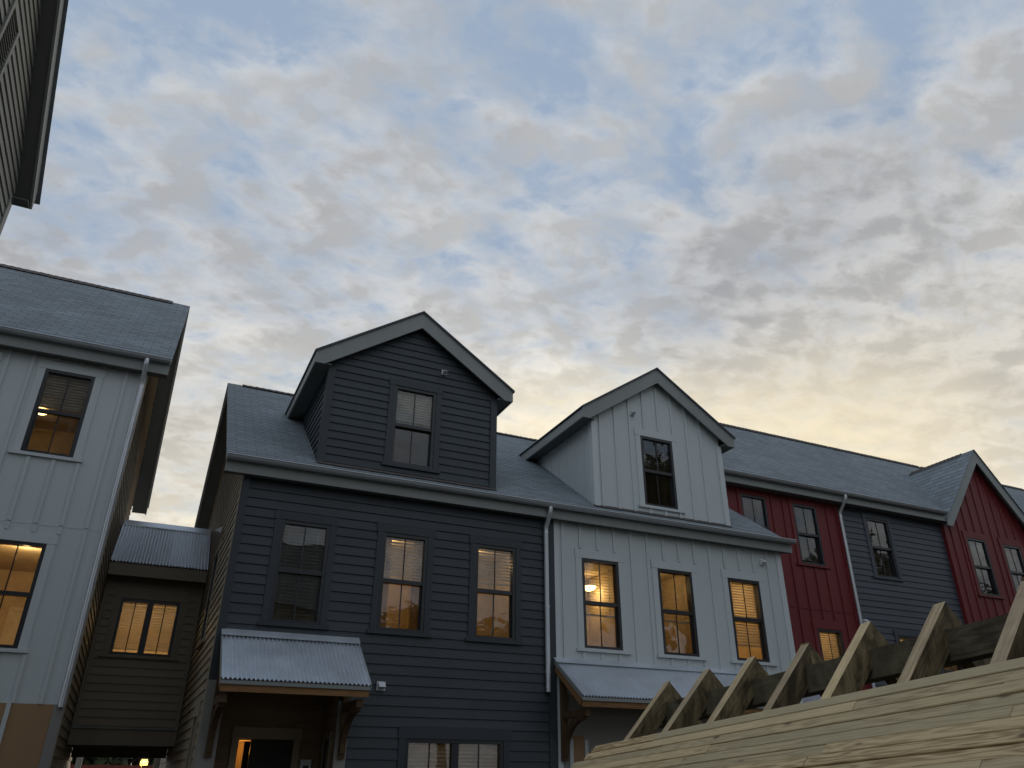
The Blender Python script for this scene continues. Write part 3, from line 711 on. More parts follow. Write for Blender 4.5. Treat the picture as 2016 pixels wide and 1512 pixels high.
# upper side wall gable
w=MB(); panel(w,facepx(9.68),rl,rr,3.40,6.45,()); w.build('gable_wall',M['white'],wt)
bk=dict(frame=M['black'],casing=M['white'],head=.13,side=.10,dc=.017)
window(wt,P,*winsW[0],blind=.62,lit=8,tilt=.15,lamp=(6.64,2.80,-1.3),room=(5.45,6.98),depth=1.8,lower=(6.3,6.85,2.05),label='lit window with a round ceiling lamp and raised blind',**bk)
window(wt,P,*winsW[1],blind=.60,lit=4.5,tilt=.3,lower=(7.3,7.6,2.1),label='lit window with blind lowered past the middle',**bk)
window(wt,P,*winsW[2],blind=.80,lit=15,tilt=.75,label='brightly lit window with an almost closed blind',**bk)
w=MB(); w.box(SPL,9.68,18.18,18.2,ZG,3.5); w.build('rear_wall',M['white'],wt)
dormer(wt,6.169,8.839,'bnb',(7.125,7.785,3.99,5.243),(6.985,5.63),blind=.5,tilt=.3,**bk)
gable_roof(wt,SPL,9.86,9.88,3.62,.71,14.10,18.32,holes=[hole(6.169,8.839)],rakeR=True,wallR=9.68,capL=0,capR=.27)
eave(wt,SPL,9.855,9.85,9.998,3.418,3.585)
gutter(wt,SPL,9.875,9.787,3.612)
canopy(wt,5.255,8.75,9.998,1.435,9.2,.905,brk=(5.37,8.63),label='long galvanised canopy over the white entrance wall')
vent(wt,P,9.266,3.224,.05)

# ------------------------------------------------------------------ left three storey white house
lf=thing('townhouse','tall white board and batten townhouse at the left edge with corner downspout','house',(-2.6,11.7,ZG),ROW)
DL=11.7; P=front(DL); XW=-.735
winsL=[(-2.025,-1.38,3.905,5.185),(-2.04,-1.396,1.363,2.69),(-3.35,-2.70,3.905,5.185),(-3.36,-2.72,1.363,2.69)]
w=MB(); panel(w,P,-5.2,XW,.742,5.38,winsL)
us=[-.99-.305*k for k in range(14)]
cut=exps(winsL,.105,.14,.055)
battens(w,P,us,.742,2.93,cut); battens(w,P,us,2.95,5.37,cut)
w.build('front_wall',M['white'],lf)
w=MB(); w.rnd(); w.lbox(P,XW-.1,XW+.016,.742,5.37,.0005,.022); w.build('corner_trim',M['whitetrim'],lf); w=MB(); w.lbox(P,-5.2,XW-.1,2.934,2.946,.0,.006); w.build('panel_flashing',M['whitetrim'],lf)
w=MB(); panel(w,P,-5.2,XW,ZG,.741,()); w.m=1
for u in us[1:8:3]: w.rnd(); w.lbox(P,u-.05,u+.0,ZG,.741,.0,.018)
w.m=2; w.rnd(); w.lbox(P,XW-.1,XW+.016,ZG,.741,.0005,.022)
w.build('lower_wall',[M['bare'],M['white'],M['primer']],lf)['label']='unpainted brown lower wall with primed strips'
zrL=5.56+.96*2.75; Pp=facepx(XW)
rl=lambda v: max(DL,11.55+(v+.12-5.56)/.96); rr=lambda v: min(16.9,14.3+(zrL-.12-v)/.96)
w=MB(); siding(w,Pp,rl,rr,ZG,zrL-.2,(),phase=.05,t=.016); w.build('side_wall',M['taupe'],lf)
w=MB(); w.rnd(); w.lbox(Pp,DL,DL+.1,ZG,5.37,.0005,.024); w.build('side_trim',M['taupe'],lf)
window(lf,P,*winsL[0],blind=.42,lit=.4,tilt=1.0,lamp=(-2.25,5.28,-1.95),room=(-2.9,-1.0),depth=2.7,label='window with a glowing lamp under a half lowered blind',**bk)
window(lf,P,*winsL[1],lit=17,lower=(-1.9,-1.5,2.2),room=(-3.2,-1.0),depth=2.4,label='brightly lit window without a blind',**bk)
window(lf,P,*winsL[2],blind=.5,**bk)
window(lf,P,*winsL[3],lit=6,**bk)
w=MB(); w.box(-5.2,XW,16.88,16.9,ZG,5.3); w.build('rear_wall',M['white'],lf)
gable_roof(lf,-5.4,-.43,11.55,5.56,.96,14.3,17.6,rakeR=True,wallR=XW,capL=.2,capR=.27)
eave(lf,-5.4,-.435,11.52,11.698,5.355,5.53)
gutter(lf,-5.4,-.428,11.457,5.572)
downspout(lf,-.755,11.457,5.53,11.64,5.18,.71)

# ------------------------------------------------------------------ connector
cn=thing('connecting_wing','narrow olive connecting wing with corrugated roof bridging the passage between two houses','house',(0,14.15,ZG))
DC=14.15; P=front(DC); x0,x1=-.735+.02,.79-.02
wc=(-.44,.456,1.652,2.517)
w=MB(); siding(w,P,x0+.06,x1-.06,.605,2.95,[wc],phase=.02); w.rnd(); w.lbox(P,x0,x0+.06,.605,2.95,.0,.02); w.lbox(P,x1-.06,x1,.605,2.95,.0,.02)
w.build('front_wall',M['olive'],cn)
w=MB(); w.rnd(); w.lbox(P,x0,x1,.36,.585,.0,.02); w.mark(); w.rnd(); w.box(x0,x1,16.1,16.2,.22,.5); w.build_split('lintel_board',M['olive'],cn); w=MB(); w.lbox(P,x0,x1,.586,.604,.0,.045); w.build('drip_edge',M['fascia'],cn)
w=MB(); w.box(x0,x1,14.151,16.1,.362,.38)
for k in range(5): w.box(x0,x1,14.4+k*.35,14.42+k*.35,.355,.3615)
w.build('passage_soffit',M['soffit'],cn)
w=MB(); panel(w,front(16.2),x0,x1,.5,3.0,()); w.build('rear_wall',M['olive'],cn)
s=MB(); corrugated(s,x0,x1,13.88,3.045,15.25,4.07,pitch=.05,amp=.0125); corrugated(s,x0,x1,16.6,3.045,15.25,4.07,pitch=.05,amp=.0125); rf=s.build('metal_roof',M['galv'],cn,True)
w=MB(); w.prism([(x0,15.10,3.975),(x0,15.25,4.095),(x0,15.40,3.975),(x0,15.40,3.96),(x0,15.25,4.08),(x0,15.10,3.96)],(x1-x0,0,0)); w.build('ridge_flashing',M['galv'],rf)
w=MB(); w.rnd(); w.box(x0,x1,13.9,13.93,2.83,3.02); w.box(x0,x1,13.9305,14.15,2.85,2.87); w.build('fascia',M['olive'],cn)
window(cn,P,*wc,frame=M['black'],casing=M['olive'],kind='pair',blind=.97,lit=19,tilt=.95,head=.17,side=.11,label='lit twin window with closed blinds')

# ------------------------------------------------------------------ right hand three storey row
DR=11.75; P=front(DR); YE,ZE,SL,YR=11.55,5.487,.968,14.3
def row_roof(h,x0,x1,holes=(),**k):
    gable_roof(h,x0,x1,YE,ZE,SL,YR,17.05,holes=holes,capL=0,capR=0,**k)
r1=thing('townhouse','barn red board and batten townhouse seen past the right end of the white house','house',(11.5,DR,ZG),ROW)
winsR=[(10.57,11.225,3.885,5.18),(11.945,12.60,3.885,5.165),(12.06,12.70,1.33,2.605)]
w=MB(); panel(w,P,9.71,13.24,ZG,5.33,winsR); cut=exps(winsR,.09,.2,.055)
us=[10.17+.305*k for k in range(10)]; battens(w,P,us,2.99,5.32,cut,w=.05,t=.02); battens(w,P,us,ZG,2.97,cut,w=.05,t=.02)
w.lbox(P,9.71,13.2,2.971,2.989,.0,.012)
w.rnd(); w.lbox(P,13.17,13.26,ZG,5.32,.0,.023)
w.build('front_wall',M['red'],r1)
rd=dict(frame=M['slateframe'],casing=M['red'],head=.16,dc=.02)
window(r1,P,*winsR[0],blind=.5,tilt=.5,**rd); window(r1,P,*winsR[1],blind=.95,tilt=.5,label='unlit window reflecting trees',**rd); window(r1,P,*winsR[2],blind=.98,lit=11,tilt=.8,label='lit window with closed blind',**rd)
w=MB(); w.box(9.71,13.25,16.4,16.42,ZG,5.4); w.build('rear_wall',M['red'],r1)
row_roof(r1,9.88,13.25); eave(r1,9.72,13.25,11.52,11.748,5.30,5.455); gutter(r1,9.72,13.25,11.457,5.50)
downspout(r1,13.25,11.457,5.455,11.69,5.10,.9)
canopy(r1,10.7,11.75,11.748,1.43,10.95,.9,label='small galvanised canopy beyond the timber pavilion')
gy=thing('townhouse','blue grey lap sided townhouse between the two red ones','house',(15,DR,ZG),ROW)
winsG=[(14.05,14.72,3.83,5.135),(14.28,14.93,1.33,2.63),(15.42,16.07,1.33,2.63)]
w=MB(); siding(w,P,13.26,16.5,ZG,5.33,winsG,phase=.05,e=.13,t=.016); w.build('front_wall',M['grey'],gy)
gd=dict(frame=M['slateframe'],casing=M['grey'])
window(gy,P,*winsG[0],blind=.97,tilt=.5,label='unlit upper window reflecting trees',**gd); window(gy,P,*winsG[1],blind=.98,lit=11,tilt=.8,label='lit lower window with closed blind',**gd); window(gy,P,*winsG[2],blind=.98,lit=3,tilt=.8,**gd)
xc=18.13; zpk=7.38; sg2=1.2; xl=16.45; RW=xc-xl
def vhole(y):   # the cross gable covers this strip of the main roof
    z=ZE+SL*(y-YE); hw=(zpk-z)/sg2-.06
    return (xc-hw,xc+hw) if hw>0 else None
w=MB(); w.box(13.26,16.5,16.4,16.42,ZG,5.4); w.build('rear_wall',M['grey'],gy)
row_roof(gy,13.25,16.3,holes=[vhole]); eave(gy,13.25,16.46,11.52,11.748,5.30,5.455); gutter(gy,13.25,16.44,11.457,5.50)
vent(gy,P,13.42,2.83,.06)
r2=thing('townhouse','red board and batten townhouse with a front cross gable at the right edge','house',(18.1,11.7,ZG),ROW)
P2=front(11.68); winsS=[(17.2,17.855,3.72,5.05),(18.46,19.1,3.72,5.03)]
apex=zpk-.12
fl=lambda v: 16.5 if v<5.3 else max(16.5,xc-(apex-v)/sg2); fr=lambda v: 19.76 if v<5.3 else min(19.76,xc+(apex-v)/sg2)
w=MB(); panel(w,P2,fl,fr,ZG,5.3,winsS); panel(w,P2,fl,fr,5.3,apex,())
us=[16.74+.29*k for k in range(11)]; battens(w,P2,us,ZG,lambda u: min(apex-abs(u-xc)*sg2-.02,99),exps(winsS,.1,.18,.055),w=.05,t=.02)
w.rnd(); w.lbox(P2,16.49,16.6,ZG,5.3,.0,.023); w.lbox(facemx(16.49),11.68,DR+.02,ZG,5.3,.0,.004)
w.build('front_wall',M['red'],r2)
window(r2,P2,*winsS[0],blind=.97,tilt=.5,**rd); window(r2,P2,*winsS[1],blind=.97,tilt=.5,**rd)
w=MB(); w.box(16.5,19.77,16.4,16.42,ZG,5.4); w.build('rear_wall',M['red'],r2)
row_roof(r2,16.3,19.9,holes=[vhole])
g=MB(); yf=11.47
for sgn in (-1,1):
    n=17
    for k in range(n):
        a,b=k/n,(k+1)/n
        f=lambda t,yy: (xc+sgn*(RW+.03)*(1-t), yy, zpk-sg2*(RW+.03)*(1-t))
        bk_=lambda t: YE+(f(t,0)[2]-ZE)/SL+.05
        p=[f(a,yf),f(b,yf),f(b,max(bk_(b),yf+.01)),f(a,max(bk_(a),yf+.01))]
        p[0]=(p[0][0],p[0][1],p[0][2]+.009); p[3]=(p[3][0],p[3][1],p[3][2]+.009)
        g.rnd(); g.poly(p,[(p[0][1]*S,k*.14+.004),(p[1][1]*S,k*.14+.138),(p[2][1]*S,k*.14+.138),(p[3][1]*S,k*.14+.004)])
        g.poly([f(a,yf),p[0],p[3],f(a,p[3][1])],[(.05,k*.14+.05)]*4)
    g.poly([f(0,yf),f(1,yf),(xc,13.4,zpk-.01),f(0,11.5)])
cg=g.build('gable_roof',M['shingle'],r2)
g=MB()
for sgn in (-1,1):
    g.rnd(); g.prism([(xc,11.5,zpk-.014),(xc+sgn*RW,11.5,zpk-sg2*RW-.014),(xc+sgn*RW,11.5,zpk-sg2*RW-.16),(xc+sgn*(RW-.16),11.5,zpk-sg2*RW-.16),(xc,11.5,zpk-.35)],(0,.03,0))
g.build('rake_board',M['fascia'],cg)
g=MB()
for sgn in (-1,1): g.poly([(xc,11.53,zpk-.13),(xc+sgn*RW,11.53,zpk-sg2*RW-.12),(xc+sgn*RW,11.70,zpk-sg2*RW-.12),(xc,11.70,zpk-.13)])
g.build('rake_soffit',M['soffit'],cg)
g=MB()
y=yf+.35
while y<13.35:
    for sgn in (-1,1): g.rnd(); g.poly([(xc,y,zpk+.022),(xc,y+.13,zpk+.012),(xc+sgn*.09,y+.13,zpk-.108+.012),(xc+sgn*.09,y,zpk-.108+.03)])
    y+=.12
g.build('ridge_cap',M['shinglecap'],cg)
g2=thing('townhouse','grey townhouse beyond the red cross gable, only its roof showing','house',(22,DR,ZG),ROW)
w=MB(); siding(w,P,19.77,24.5,ZG,5.33,(),e=.13,t=.016); w.build('front_wall',M['grey'],g2)
row_roof(g2,19.9,24.5,holes=[vhole]); eave(g2,19.82,24.5,11.52,11.748,5.30,5.455); gutter(g2,19.85,24.5,11.457,5.50)

# ------------------------------------------------------------------ near house, upper left
nh=thing('townhouse','sage grey townhouse gable close by at the upper left corner, with louvred vent','house',(-2.21,6,ZG),ROW)
XN=-2.21; Pn=facepx(XN); yrN=5.9; yeN=8.33; zeN=5.72; sN=.94; zrN=zeN+sN*(yeN-yrN)
vt=(6.16,6.46,5.25,6.22)
fl=lambda v: max(3.65,yrN-(zrN-.16-v)/sN); fr=lambda v: min(8.13,yrN+(zrN-.16-v)/sN)
w=MB(); siding(w,Pn,fl,fr,ZG,zrN-.2,[vt],t=.016,phase=.01); w.build('side_wall',M['near'],nh)
w=MB(); w.rnd(); w.lbox(Pn,8.03,8.145,ZG,5.42,.0005,.026); w.build('corner_trim',M['near'],nh)
w=MB(); panel(w,front(8.13),0,0,0,0,()) if False else None
w.poly([(XN-4,8.13,ZG),(XN,8.13,ZG),(XN,8.13,5.5),(XN-4,8.13,5.5)]); w.mark(); w.poly([(XN-4,3.65,ZG),(XN,3.65,ZG),(XN,3.65,5.5),(XN-4,3.65,5.5)]); w.build_split('rear_wall',M['near'],nh)
m=MB(); XO=-2.0
courses(m,lambda y:[(XN-4.2,XO)],yeN+.05,zeN-.047,sN,yrN,sgn=-1); courses(m,lambda y:[(XN-4.2,XO)],2*yrN-yeN,zeN,sN,yrN,sgn=1)
nr=m.build('roof',M['shingle'],nh)
f=MB(); xa,xb=XO-.035,XO-.06; h=.235
for (A,B) in (((yeN-.06,zeN+.05),(yrN,zrN)),((2*yrN-yeN,zeN),(yrN,zrN))):
    f.hexa([(xb,A[0],A[1]-h),(xa,A[0],A[1]-h),(xa,B[0],B[1]-h),(xb,B[0],B[1]-h),(xb,A[0],A[1]-.012),(xa,A[0],A[1]-.012),(xa,B[0],B[1]-.012),(xb,B[0],B[1]-.012)])
f.box(XN-4,xa,yeN-.0595,yeN-.035,zeN-.19,zeN-.03)
f.build('rake_board',M['fascia'],nr)
s=MB(); s.poly([(xb,yeN-.06,zeN+.05-h+.02),(XN,yeN-.06,zeN+.05-h+.02),(XN,yrN,zrN-h+.02),(xb,yrN,zrN-h+.02)]); s.poly([(xb,2*yrN-yeN,zeN-h+.02),(XN,2*yrN-yeN,zeN-h+.02),(XN,yrN,zrN-h+.02),(xb,yrN,zrN-h+.02)])
s.box(XN-4,xb,8.135,yeN-.06,zeN-.20,zeN-.185)
s.build('rake_soffit',M['soffit'],nr)
v=MB(); u0,u1,v0,v1=vt
for (a,b,c,d) in ((u0-.05,u0,v0-.05,v1+.05),(u1,u1+.05,v0-.05,v1+.05),(u0,u1,v0-.05,v0),(u0,u1,v1,v1+.05)): v.lbox(Pn,a,b,c,d,.0,.032)
n=int((v1-v0)/.05)
for k in range(n):
    z=v0+.012+k*.05; v.hexa([Pn(u0,z,.022),Pn(u1,z,.022),Pn(u1,z+.04,-.02),Pn(u0,z+.04,-.02),Pn(u0,z+.007,.022),Pn(u1,z+.007,.022),Pn(u1,z+.047,-.02),Pn(u0,z+.047,-.02)])
v.build('gable_vent',M['near'],nh)
v=MB(); v.lbox(Pn,u0,u1,v0,v1,-.08,-.075); v.build('vent_screen',M['black'],nh)

# ------------------------------------------------------------------ timber pavilion
a_=3.86
pv=thing('timber_pavilion','half boarded timber pavilion roof with bare rafter peaks in the right foreground','pavilion',(a_,3.5,ZG))
zrid=lambda y: .660-.07*(y-5.365)
sp=1.03
def leg(y,sg,xend,cut=.2):
    m=MB(); m.rnd(); w=.0745; run=abs(xend-a_); z0=zrid(y)
    off=random.random()*9; ln=math.hypot(1,sp)*S
    xs=[0,run]
    jag=random.uniform(-.014,.014); w+=random.uniform(-.004,.006)
    A=(a_,y,z0+jag); B=(a_+sg*run,y,z0+jag-sp*run); dv=cut
    A2=(a_,y,z0+jag-dv); B2=(B[0],y,B[2]-dv)
    yb=y+w; zz=-.07*w
    f=lambda p: (p[0],yb,p[2]+zz)
    L0=run*ln
    if sg<0:   # nib: the plumb cut overlaps a flat on top
        pass
    m.m=1; m.poly([A,B,f(B),f(A)],[(off,0),(off+L0,0),(off+L0,w*S),(off,w*S)])  # top face in a paler wood tone than the sides and underside
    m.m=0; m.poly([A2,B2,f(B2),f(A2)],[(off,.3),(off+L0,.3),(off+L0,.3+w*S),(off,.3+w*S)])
    m.poly([A,B,B2,A2],[(off,1),(off+L0,1),(off+L0,1+.18),(off,1+.18)])
    m.poly([f(A),f(B),f(B2),f(A2)],[(off,2),(off+L0,2),(off+L0,2+.18),(off,2+.18)])
    m.poly([A,A2,f(A2),f(A)]); m.poly([B,B2,f(B2),f(B)])
    return m.build('rafter',[M['timber'],M['raftertop']],pv)
for i in range(10):
    y=5.365-.5076*i
    leg(y,-1,2.72); leg(y+.002,1,5.0)
b=MB(); b.rnd(); y0,y1=5.62,.5; zb=.155
for (a,c) in ((y0,3.05),(3.049,y1)):
    b.rnd(); b.bar((a_,a,zrid(a)-.155-.075),(a_,c,zrid(c)-.155-.075),.12,.155)
b.build('ridge_beam',M['beam'],pv)
for sg in (-1,1):
    X=a_+sg*.85; b=MB(); b.rnd(); b.bar((X,5.5,zrid(5.5)-sp*.85-.285),(X,.75,zrid(.75)-sp*.85-.285),.12,.17); b.build('side_beam',M['beam'],pv)
    for y in (5.2,3.1,1.0):
        m=MB(); m.rnd(); m.bar((X,y,ZG),(X,y,zrid(y)-sp*.85-.37),.12,.12,up=(0,1,0)); m.build('post',M['beam'],pv)
for y in (5.2,1.0):
    m=MB(); m.rnd(); m.bar((a_-.85,y,zrid(y)-sp*.85-.285),(a_+.85,y,zrid(y)-sp*.85-.285),.1,.17); m.build('tie_beam',M['beam'],pv)
    m=MB(); m.rnd(); m.bar((a_,y,zrid(y)-sp*.85-.199),(a_,y,zrid(y)-.235),.1,.1,up=(0,1,0)); m.build('king_post',M['beam'],pv)
# sheathing boards on the near slope, laid from the eave nearly to the ridge
d=MB(); ca,sa=1/math.hypot(1,sp),sp/math.hypot(1,sp)
bw=.0685; th=.026; xt=3.428
def bp(s,y,h): # s down the slope from the top edge, h above rafters
    x=xt-s*ca-h*sa; return (x,y,zrid(y)-sp*(a_-xt)-s*sa+h*ca)
farend=[5.80,5.84,5.97,6.0,5.96,6.02,5.98,6.0,6.03,5.97,6.0,6.02,5.98,6.0,6.0]
for i in range(15):
    s0,s1=i*bw,(i+1)*bw-.0046
    ys=[farend[i]]; y=farend[i]
    first=True
    while True:
        y-= random.uniform(.8,2.0) if first else random.uniform(1.6,2.9); first=False
        e=2.02+.012*i if i>=10 else .75
        if y<e+.5: ys.append(e); break
        ys.append(y)
    for k in range(len(ys)-1):
        ya,yb=ys[k]-.0016,ys[k+1]+.0016; d.rnd(); off=random.random()*7; Lb=(ya-yb)*S
        hh=th+random.uniform(-.004,.004); sa_=s0+random.uniform(-.001,.001)
        j=random.uniform(-.004,.004)
        ch=.003
        top=[bp(sa_+ch,ya,hh),bp(s1-ch,ya,hh),bp(s1-ch,yb,hh),bp(sa_+ch,yb,hh)]
        d.poly(top,[(off,0),(off,bw*S),(off+Lb,bw*S),(off+Lb,0)])
        d.poly([bp(sa_,ya,hh-ch),bp(sa_+ch,ya,hh),bp(sa_+ch,yb,hh),bp(sa_,yb,hh-ch)],[(off,.2),(off,.205),(off+Lb,.205),(off+Lb,.2)])
        d.poly([bp(s1,ya,hh-ch),bp(s1-ch,ya,hh),bp(s1-ch,yb,hh),bp(s1,yb,hh-ch)],[(off,.2),(off,.205),(off+Lb,.205),(off+Lb,.2)])
        d.poly([bp(sa_,ya,0.001),bp(sa_,ya,hh-ch),bp(sa_,yb,hh-ch),bp(sa_,yb,0.001)],[(off,.3),(off,.33),(off+Lb,.33),(off+Lb,.3)])
        d.poly([bp(s1,ya,0.001),bp(s1,ya,hh-ch),bp(s1,yb,hh-ch),bp(s1,yb,0.001)],[(off,.3),(off,.33),(off+Lb,.33),(off+Lb,.3)])
        for yy in (ya,yb): d.poly([bp(sa_,yy,.001),bp(s1,yy,.001),bp(s1,yy,hh-ch),bp(s1-ch,yy,hh),bp(sa_+ch,yy,hh),bp(sa_,yy,hh-ch)],[(off,.5),(off+.01,.5),(off+.01,.53),(off+.01,.53),(off,.53),(off,.53)])
        d.poly([bp(sa_,ya,.001),bp(s1,ya,.001),bp(s1,yb,.001),bp(sa_,yb,.001)])
d.build('roof_boards',M['lumber'],pv)

# ------------------------------------------------------------------ trees, things beyond the passage
def tree(label,x,y,h,rad,mat,n=5200,seed=1,group=None,leaf=.16,zb=.28):
    rng=random.Random(seed); t=thing('tree',label,'tree',(x,y,ZG),group)
    tr=MB(); H=h
    tr.tube([(x,y,ZG-.1),(x+.05*rad,y,ZG+H*.2),(x-.04*rad,y+.03*rad,ZG+H*.5),(x,y,ZG+H*.85)],[.05*rad+.06,.045*rad+.04,.03*rad+.02,.01],10)
    tips=[]
    for k in range(15):
        a=k*2.4+rng.random(); zz=ZG+H*(zb+.5*k/15); l=rad*(1.0-.5*k/15)*rng.uniform(.75,1.0)
        p0=(x,y,zz); p1=(x+math.cos(a)*l*.5,y+math.sin(a)*l*.5,zz+l*.35); p2=(x+math.cos(a)*l,y+math.sin(a)*l,zz+l*.55)
        tr.tube([p0,p1,p2],[.02*rad,.012*rad,.004*rad],6); tips+= [p1,p2]
    tr.build('trunk',M['bark'],t,True)
    c=MB(); centres=[]
    for p in tips: centres.append((Vector(p)+Vector((rng.gauss(0,.12)*rad,rng.gauss(0,.12)*rad,rng.gauss(.08,.1)*rad)),rad*rng.uniform(.22,.42)))
    for k in range(14):
        a=rng.random()*6.28; r=rad*.75*math.sqrt(rng.random()); centres.append((Vector((x+math.cos(a)*r,y+math.sin(a)*r,ZG+H*rng.uniform(.5,.97)-.25*r)),rad*rng.uniform(.2,.38)))
    for i in range(n):
        ce,rr=centres[rng.randrange(len(centres))]
        dv=Vector((rng.gauss(0,1),rng.gauss(0,1),rng.gauss(0,.8))); dv=dv.normalized()*rr*(rng.random()**.45)
        p=ce+dv; u=Vector((rng.gauss(0,1),rng.gauss(0,1),rng.gauss(0,1))).normalized(); w=u.orthogonal().normalized(); s_=leaf*rng.uniform(.6,1.3)
        c.cur=(rng.random(),rng.random())
        c.poly([tuple(p-u*s_),tuple(p+w*s_*.45),tuple(p+u*s_),tuple(p-w*s_*.45)],[(0,0),(1,0),(1,1),(0,1)])
    c.build('crown',mat,t)
    return t
tree('bushy green tree behind the red fence, seen under the connecting wing',-1.6,40,5.6,3.0,M['leafdark'],9000,3,leaf=.30,zb=.08)
tree('dark green tree beside the street lamp, seen under the connecting wing',2.6,44,5.4,3.0,M['leafdark'],9000,4,leaf=.30,zb=.08)
TB='trees behind the camera'
protos=[]
for k,(x,y,h,l) in enumerate(((16.5,-1.5,13.2,'tall autumn tree mirrored in the white dormer window'),(21.5,-2.0,12.0,'broad autumn tree mirrored in the red house windows'),(28,-1,11.5,'autumn tree mirrored in the far right windows'))):
    protos.append(tree(l,x,y,h,3.6,M['leaf'],6500,11+k,leaf=.2,group=TB))
for k,(x,y,sc_k,l) in enumerate(((3.0,-15,1.0,'low tree behind the camera opposite the dark slate house'),(8.6,-14,.85,'low tree behind the camera opposite the white house'),(13.0,-15.5,.9,'low tree behind the camera opposite the party wall'),(-3.2,-15,.95,'low tree behind the camera opposite the passage'),(-9.0,-14.5,.85,'low tree behind the camera at the far left'),(34.5,-2.5,1.0,'tree mirrored in the windows under the cross gable'),(25,-5,1.05,'tree filling the gap in the mirrored tree line'),(40,-1,1.0,'outermost tree of the mirrored tree line'))):
    src=protos[k%3]; c=src.copy(); col.objects.link(c); c.location=V(x,y,ZG); c.scale=(sc_k*1.15,sc_k*1.15,sc_k*.85); c.rotation_euler=(0,0,1.1*k); c['label']=l
    for ch in list(src.children):
        d=ch.copy(); col.objects.link(d); d.parent=c; d.matrix_parent_inverse=ch.matrix_parent_inverse.copy()
bh=thing('townhouse','sage townhouse behind the camera, mirrored in the dark house windows','house',(1.5,-12,ZG),ROW)
w=MB(); siding(w,lambda u,v,d:(u,-9.2+d,v),-4.5,6.5,ZG,5.3,(),phase=.02); w.box(-4.5,6.5,-14.5,-9.23,ZG,5.3); w.build('front_wall',M['near'],bh)
gable_roof(bh,-4.8,6.8,-14.95,5.42,.95,-11.85,-8.75,capL=.2,capR=.2)
rfm=paint('red_fence_paint',(.16,.035,.025),.7)
f=thing('fence','red board fence beyond the passage under the connecting wing','fence',(0,30,ZG))
w=MB()
for k in range(48): x=-4+k*.17; w.rnd(); w.box(x,x+.163,30,30.03,ZG,.20+random.uniform(-.006,.006))
w.build('fence_boards',rfm,f)
w=MB(); w.box(-4,4.2,30.031,30.09,-.2,-.1); w.box(-4,4.2,30.031,30.09,-1.0,-.9); w.build('fence_rail',rfm,f)
for k,(x,lb) in enumerate(((-.62,'pale porch post at the left of the passage opening'),(.70,'pale porch post at the right of the passage opening'))):
    w=MB(); w.box(x-.05,x+.05,17.4,17.5,ZG+.1,.42); w.box(x-.075,x+.075,17.375,17.525,ZG,ZG+.1); w.box(x-.07,x+.07,17.38,17.52,.42,.47)
    o=w.build('porch_post',M['whitetrim']); tag(o,lb,'post','pale posts at the passage')
sl_=thing('street_lamp','lit amber street lamp glimpsed through the passage','street lamp',(.92,34,ZG))
w=MB(); w.tube([(.92,34,ZG),(.92,34,.13)],[.06,.035],12); w.tube([(.92,34,ZG),(.92,34,ZG+.2)],.09,12); w.build('lamp_post',M['black'],sl_,True)
w=MB(); rings=[(.05,.14),(.12,.2),(.13,.34),(.09,.42)]
for (r0,z0),(r1_,z1) in zip(rings[:-1],rings[1:]):
    for k in range(14):
        a,b=2*math.pi*k/14,2*math.pi*(k+1)/14
        w.poly([(.92+r0*math.cos(a),34+r0*math.sin(a),z0),(.92+r0*math.cos(b),34+r0*math.sin(b),z0),(.92+r1_*math.cos(b),34+r1_*math.sin(b),z1),(.92+r1_*math.cos(a),34+r1_*math.sin(a),z1)])
w.build('lantern',emit('amber_lantern',(1,.55,.10),5.0),sl_,True)
w=MB(); w.tube([(.92,34,.42),(.92,34,.50)],[.15,.03],14); w.build('lantern_cap',M['black'],sl_,True)

# ------------------------------------------------------------------ world: dusk sky with broken cloud
SUN_EL=math.radians(4); SUN_AZ=math.radians(35)    # azimuth from +Y towards +X
wd=bpy.data.worlds.new('World'); scene.world=wd; wd.use_nodes=True; nt=wd.node_tree; nt.nodes.clear()
out=N(nt,'ShaderNodeOutputWorld'); bg=N(nt,'ShaderNodeBackground'); L(nt,bg.outputs[0],out.inputs[0]); bg.inputs['Strength'].default_value=.1
sky=N(nt,'ShaderNodeTexSky'); sky.sky_type='NISHITA'; sky.sun_disc=False; sky.sun_elevation=SUN_EL; sky.sun_rotation=SUN_AZ; sky.air_density=1.0; sky.dust_density=1.5; sky.ozone_density=1.5
tc=N(nt,'ShaderNodeTexCoord'); sep=N(nt,'ShaderNodeSeparateXYZ'); L(nt,tc.outputs['Generated'],sep.inputs[0])
zc=math_n(nt,'MAXIMUM',sep.outputs[2],0.0)
den=math_n(nt,'ADD',zc,.16)
px=math_n(nt,'DIVIDE',sep.outputs[0],den); py=math_n(nt,'DIVIDE',sep.outputs[1],den)
cmb=N(nt,'ShaderNodeCombineXYZ'); L(nt,px,cmb.inputs[0]); L(nt,py,cmb.inputs[1])
def noise(scale,detail,rough,dist,off,rot=0,sx=1,sy=1):
    mp=N(nt,'ShaderNodeMapping'); L(nt,cmb.outputs[0],mp.inputs[0]); mp.inputs['Location'].default_value=off; mp.inputs['Rotation'].default_value=(0,0,rot); mp.inputs['Scale'].default_value=(sx,sy,1)
    n=N(nt,'ShaderNodeTexNoise'); L(nt,mp.outputs[0],n.inputs['Vector']); n.inputs['Scale'].default_value=scale; n.inputs['Detail'].default_value=detail; n.inputs['Roughness'].default_value=rough; n.inputs['Distortion'].default_value=dist
    return n.outputs['Fac']
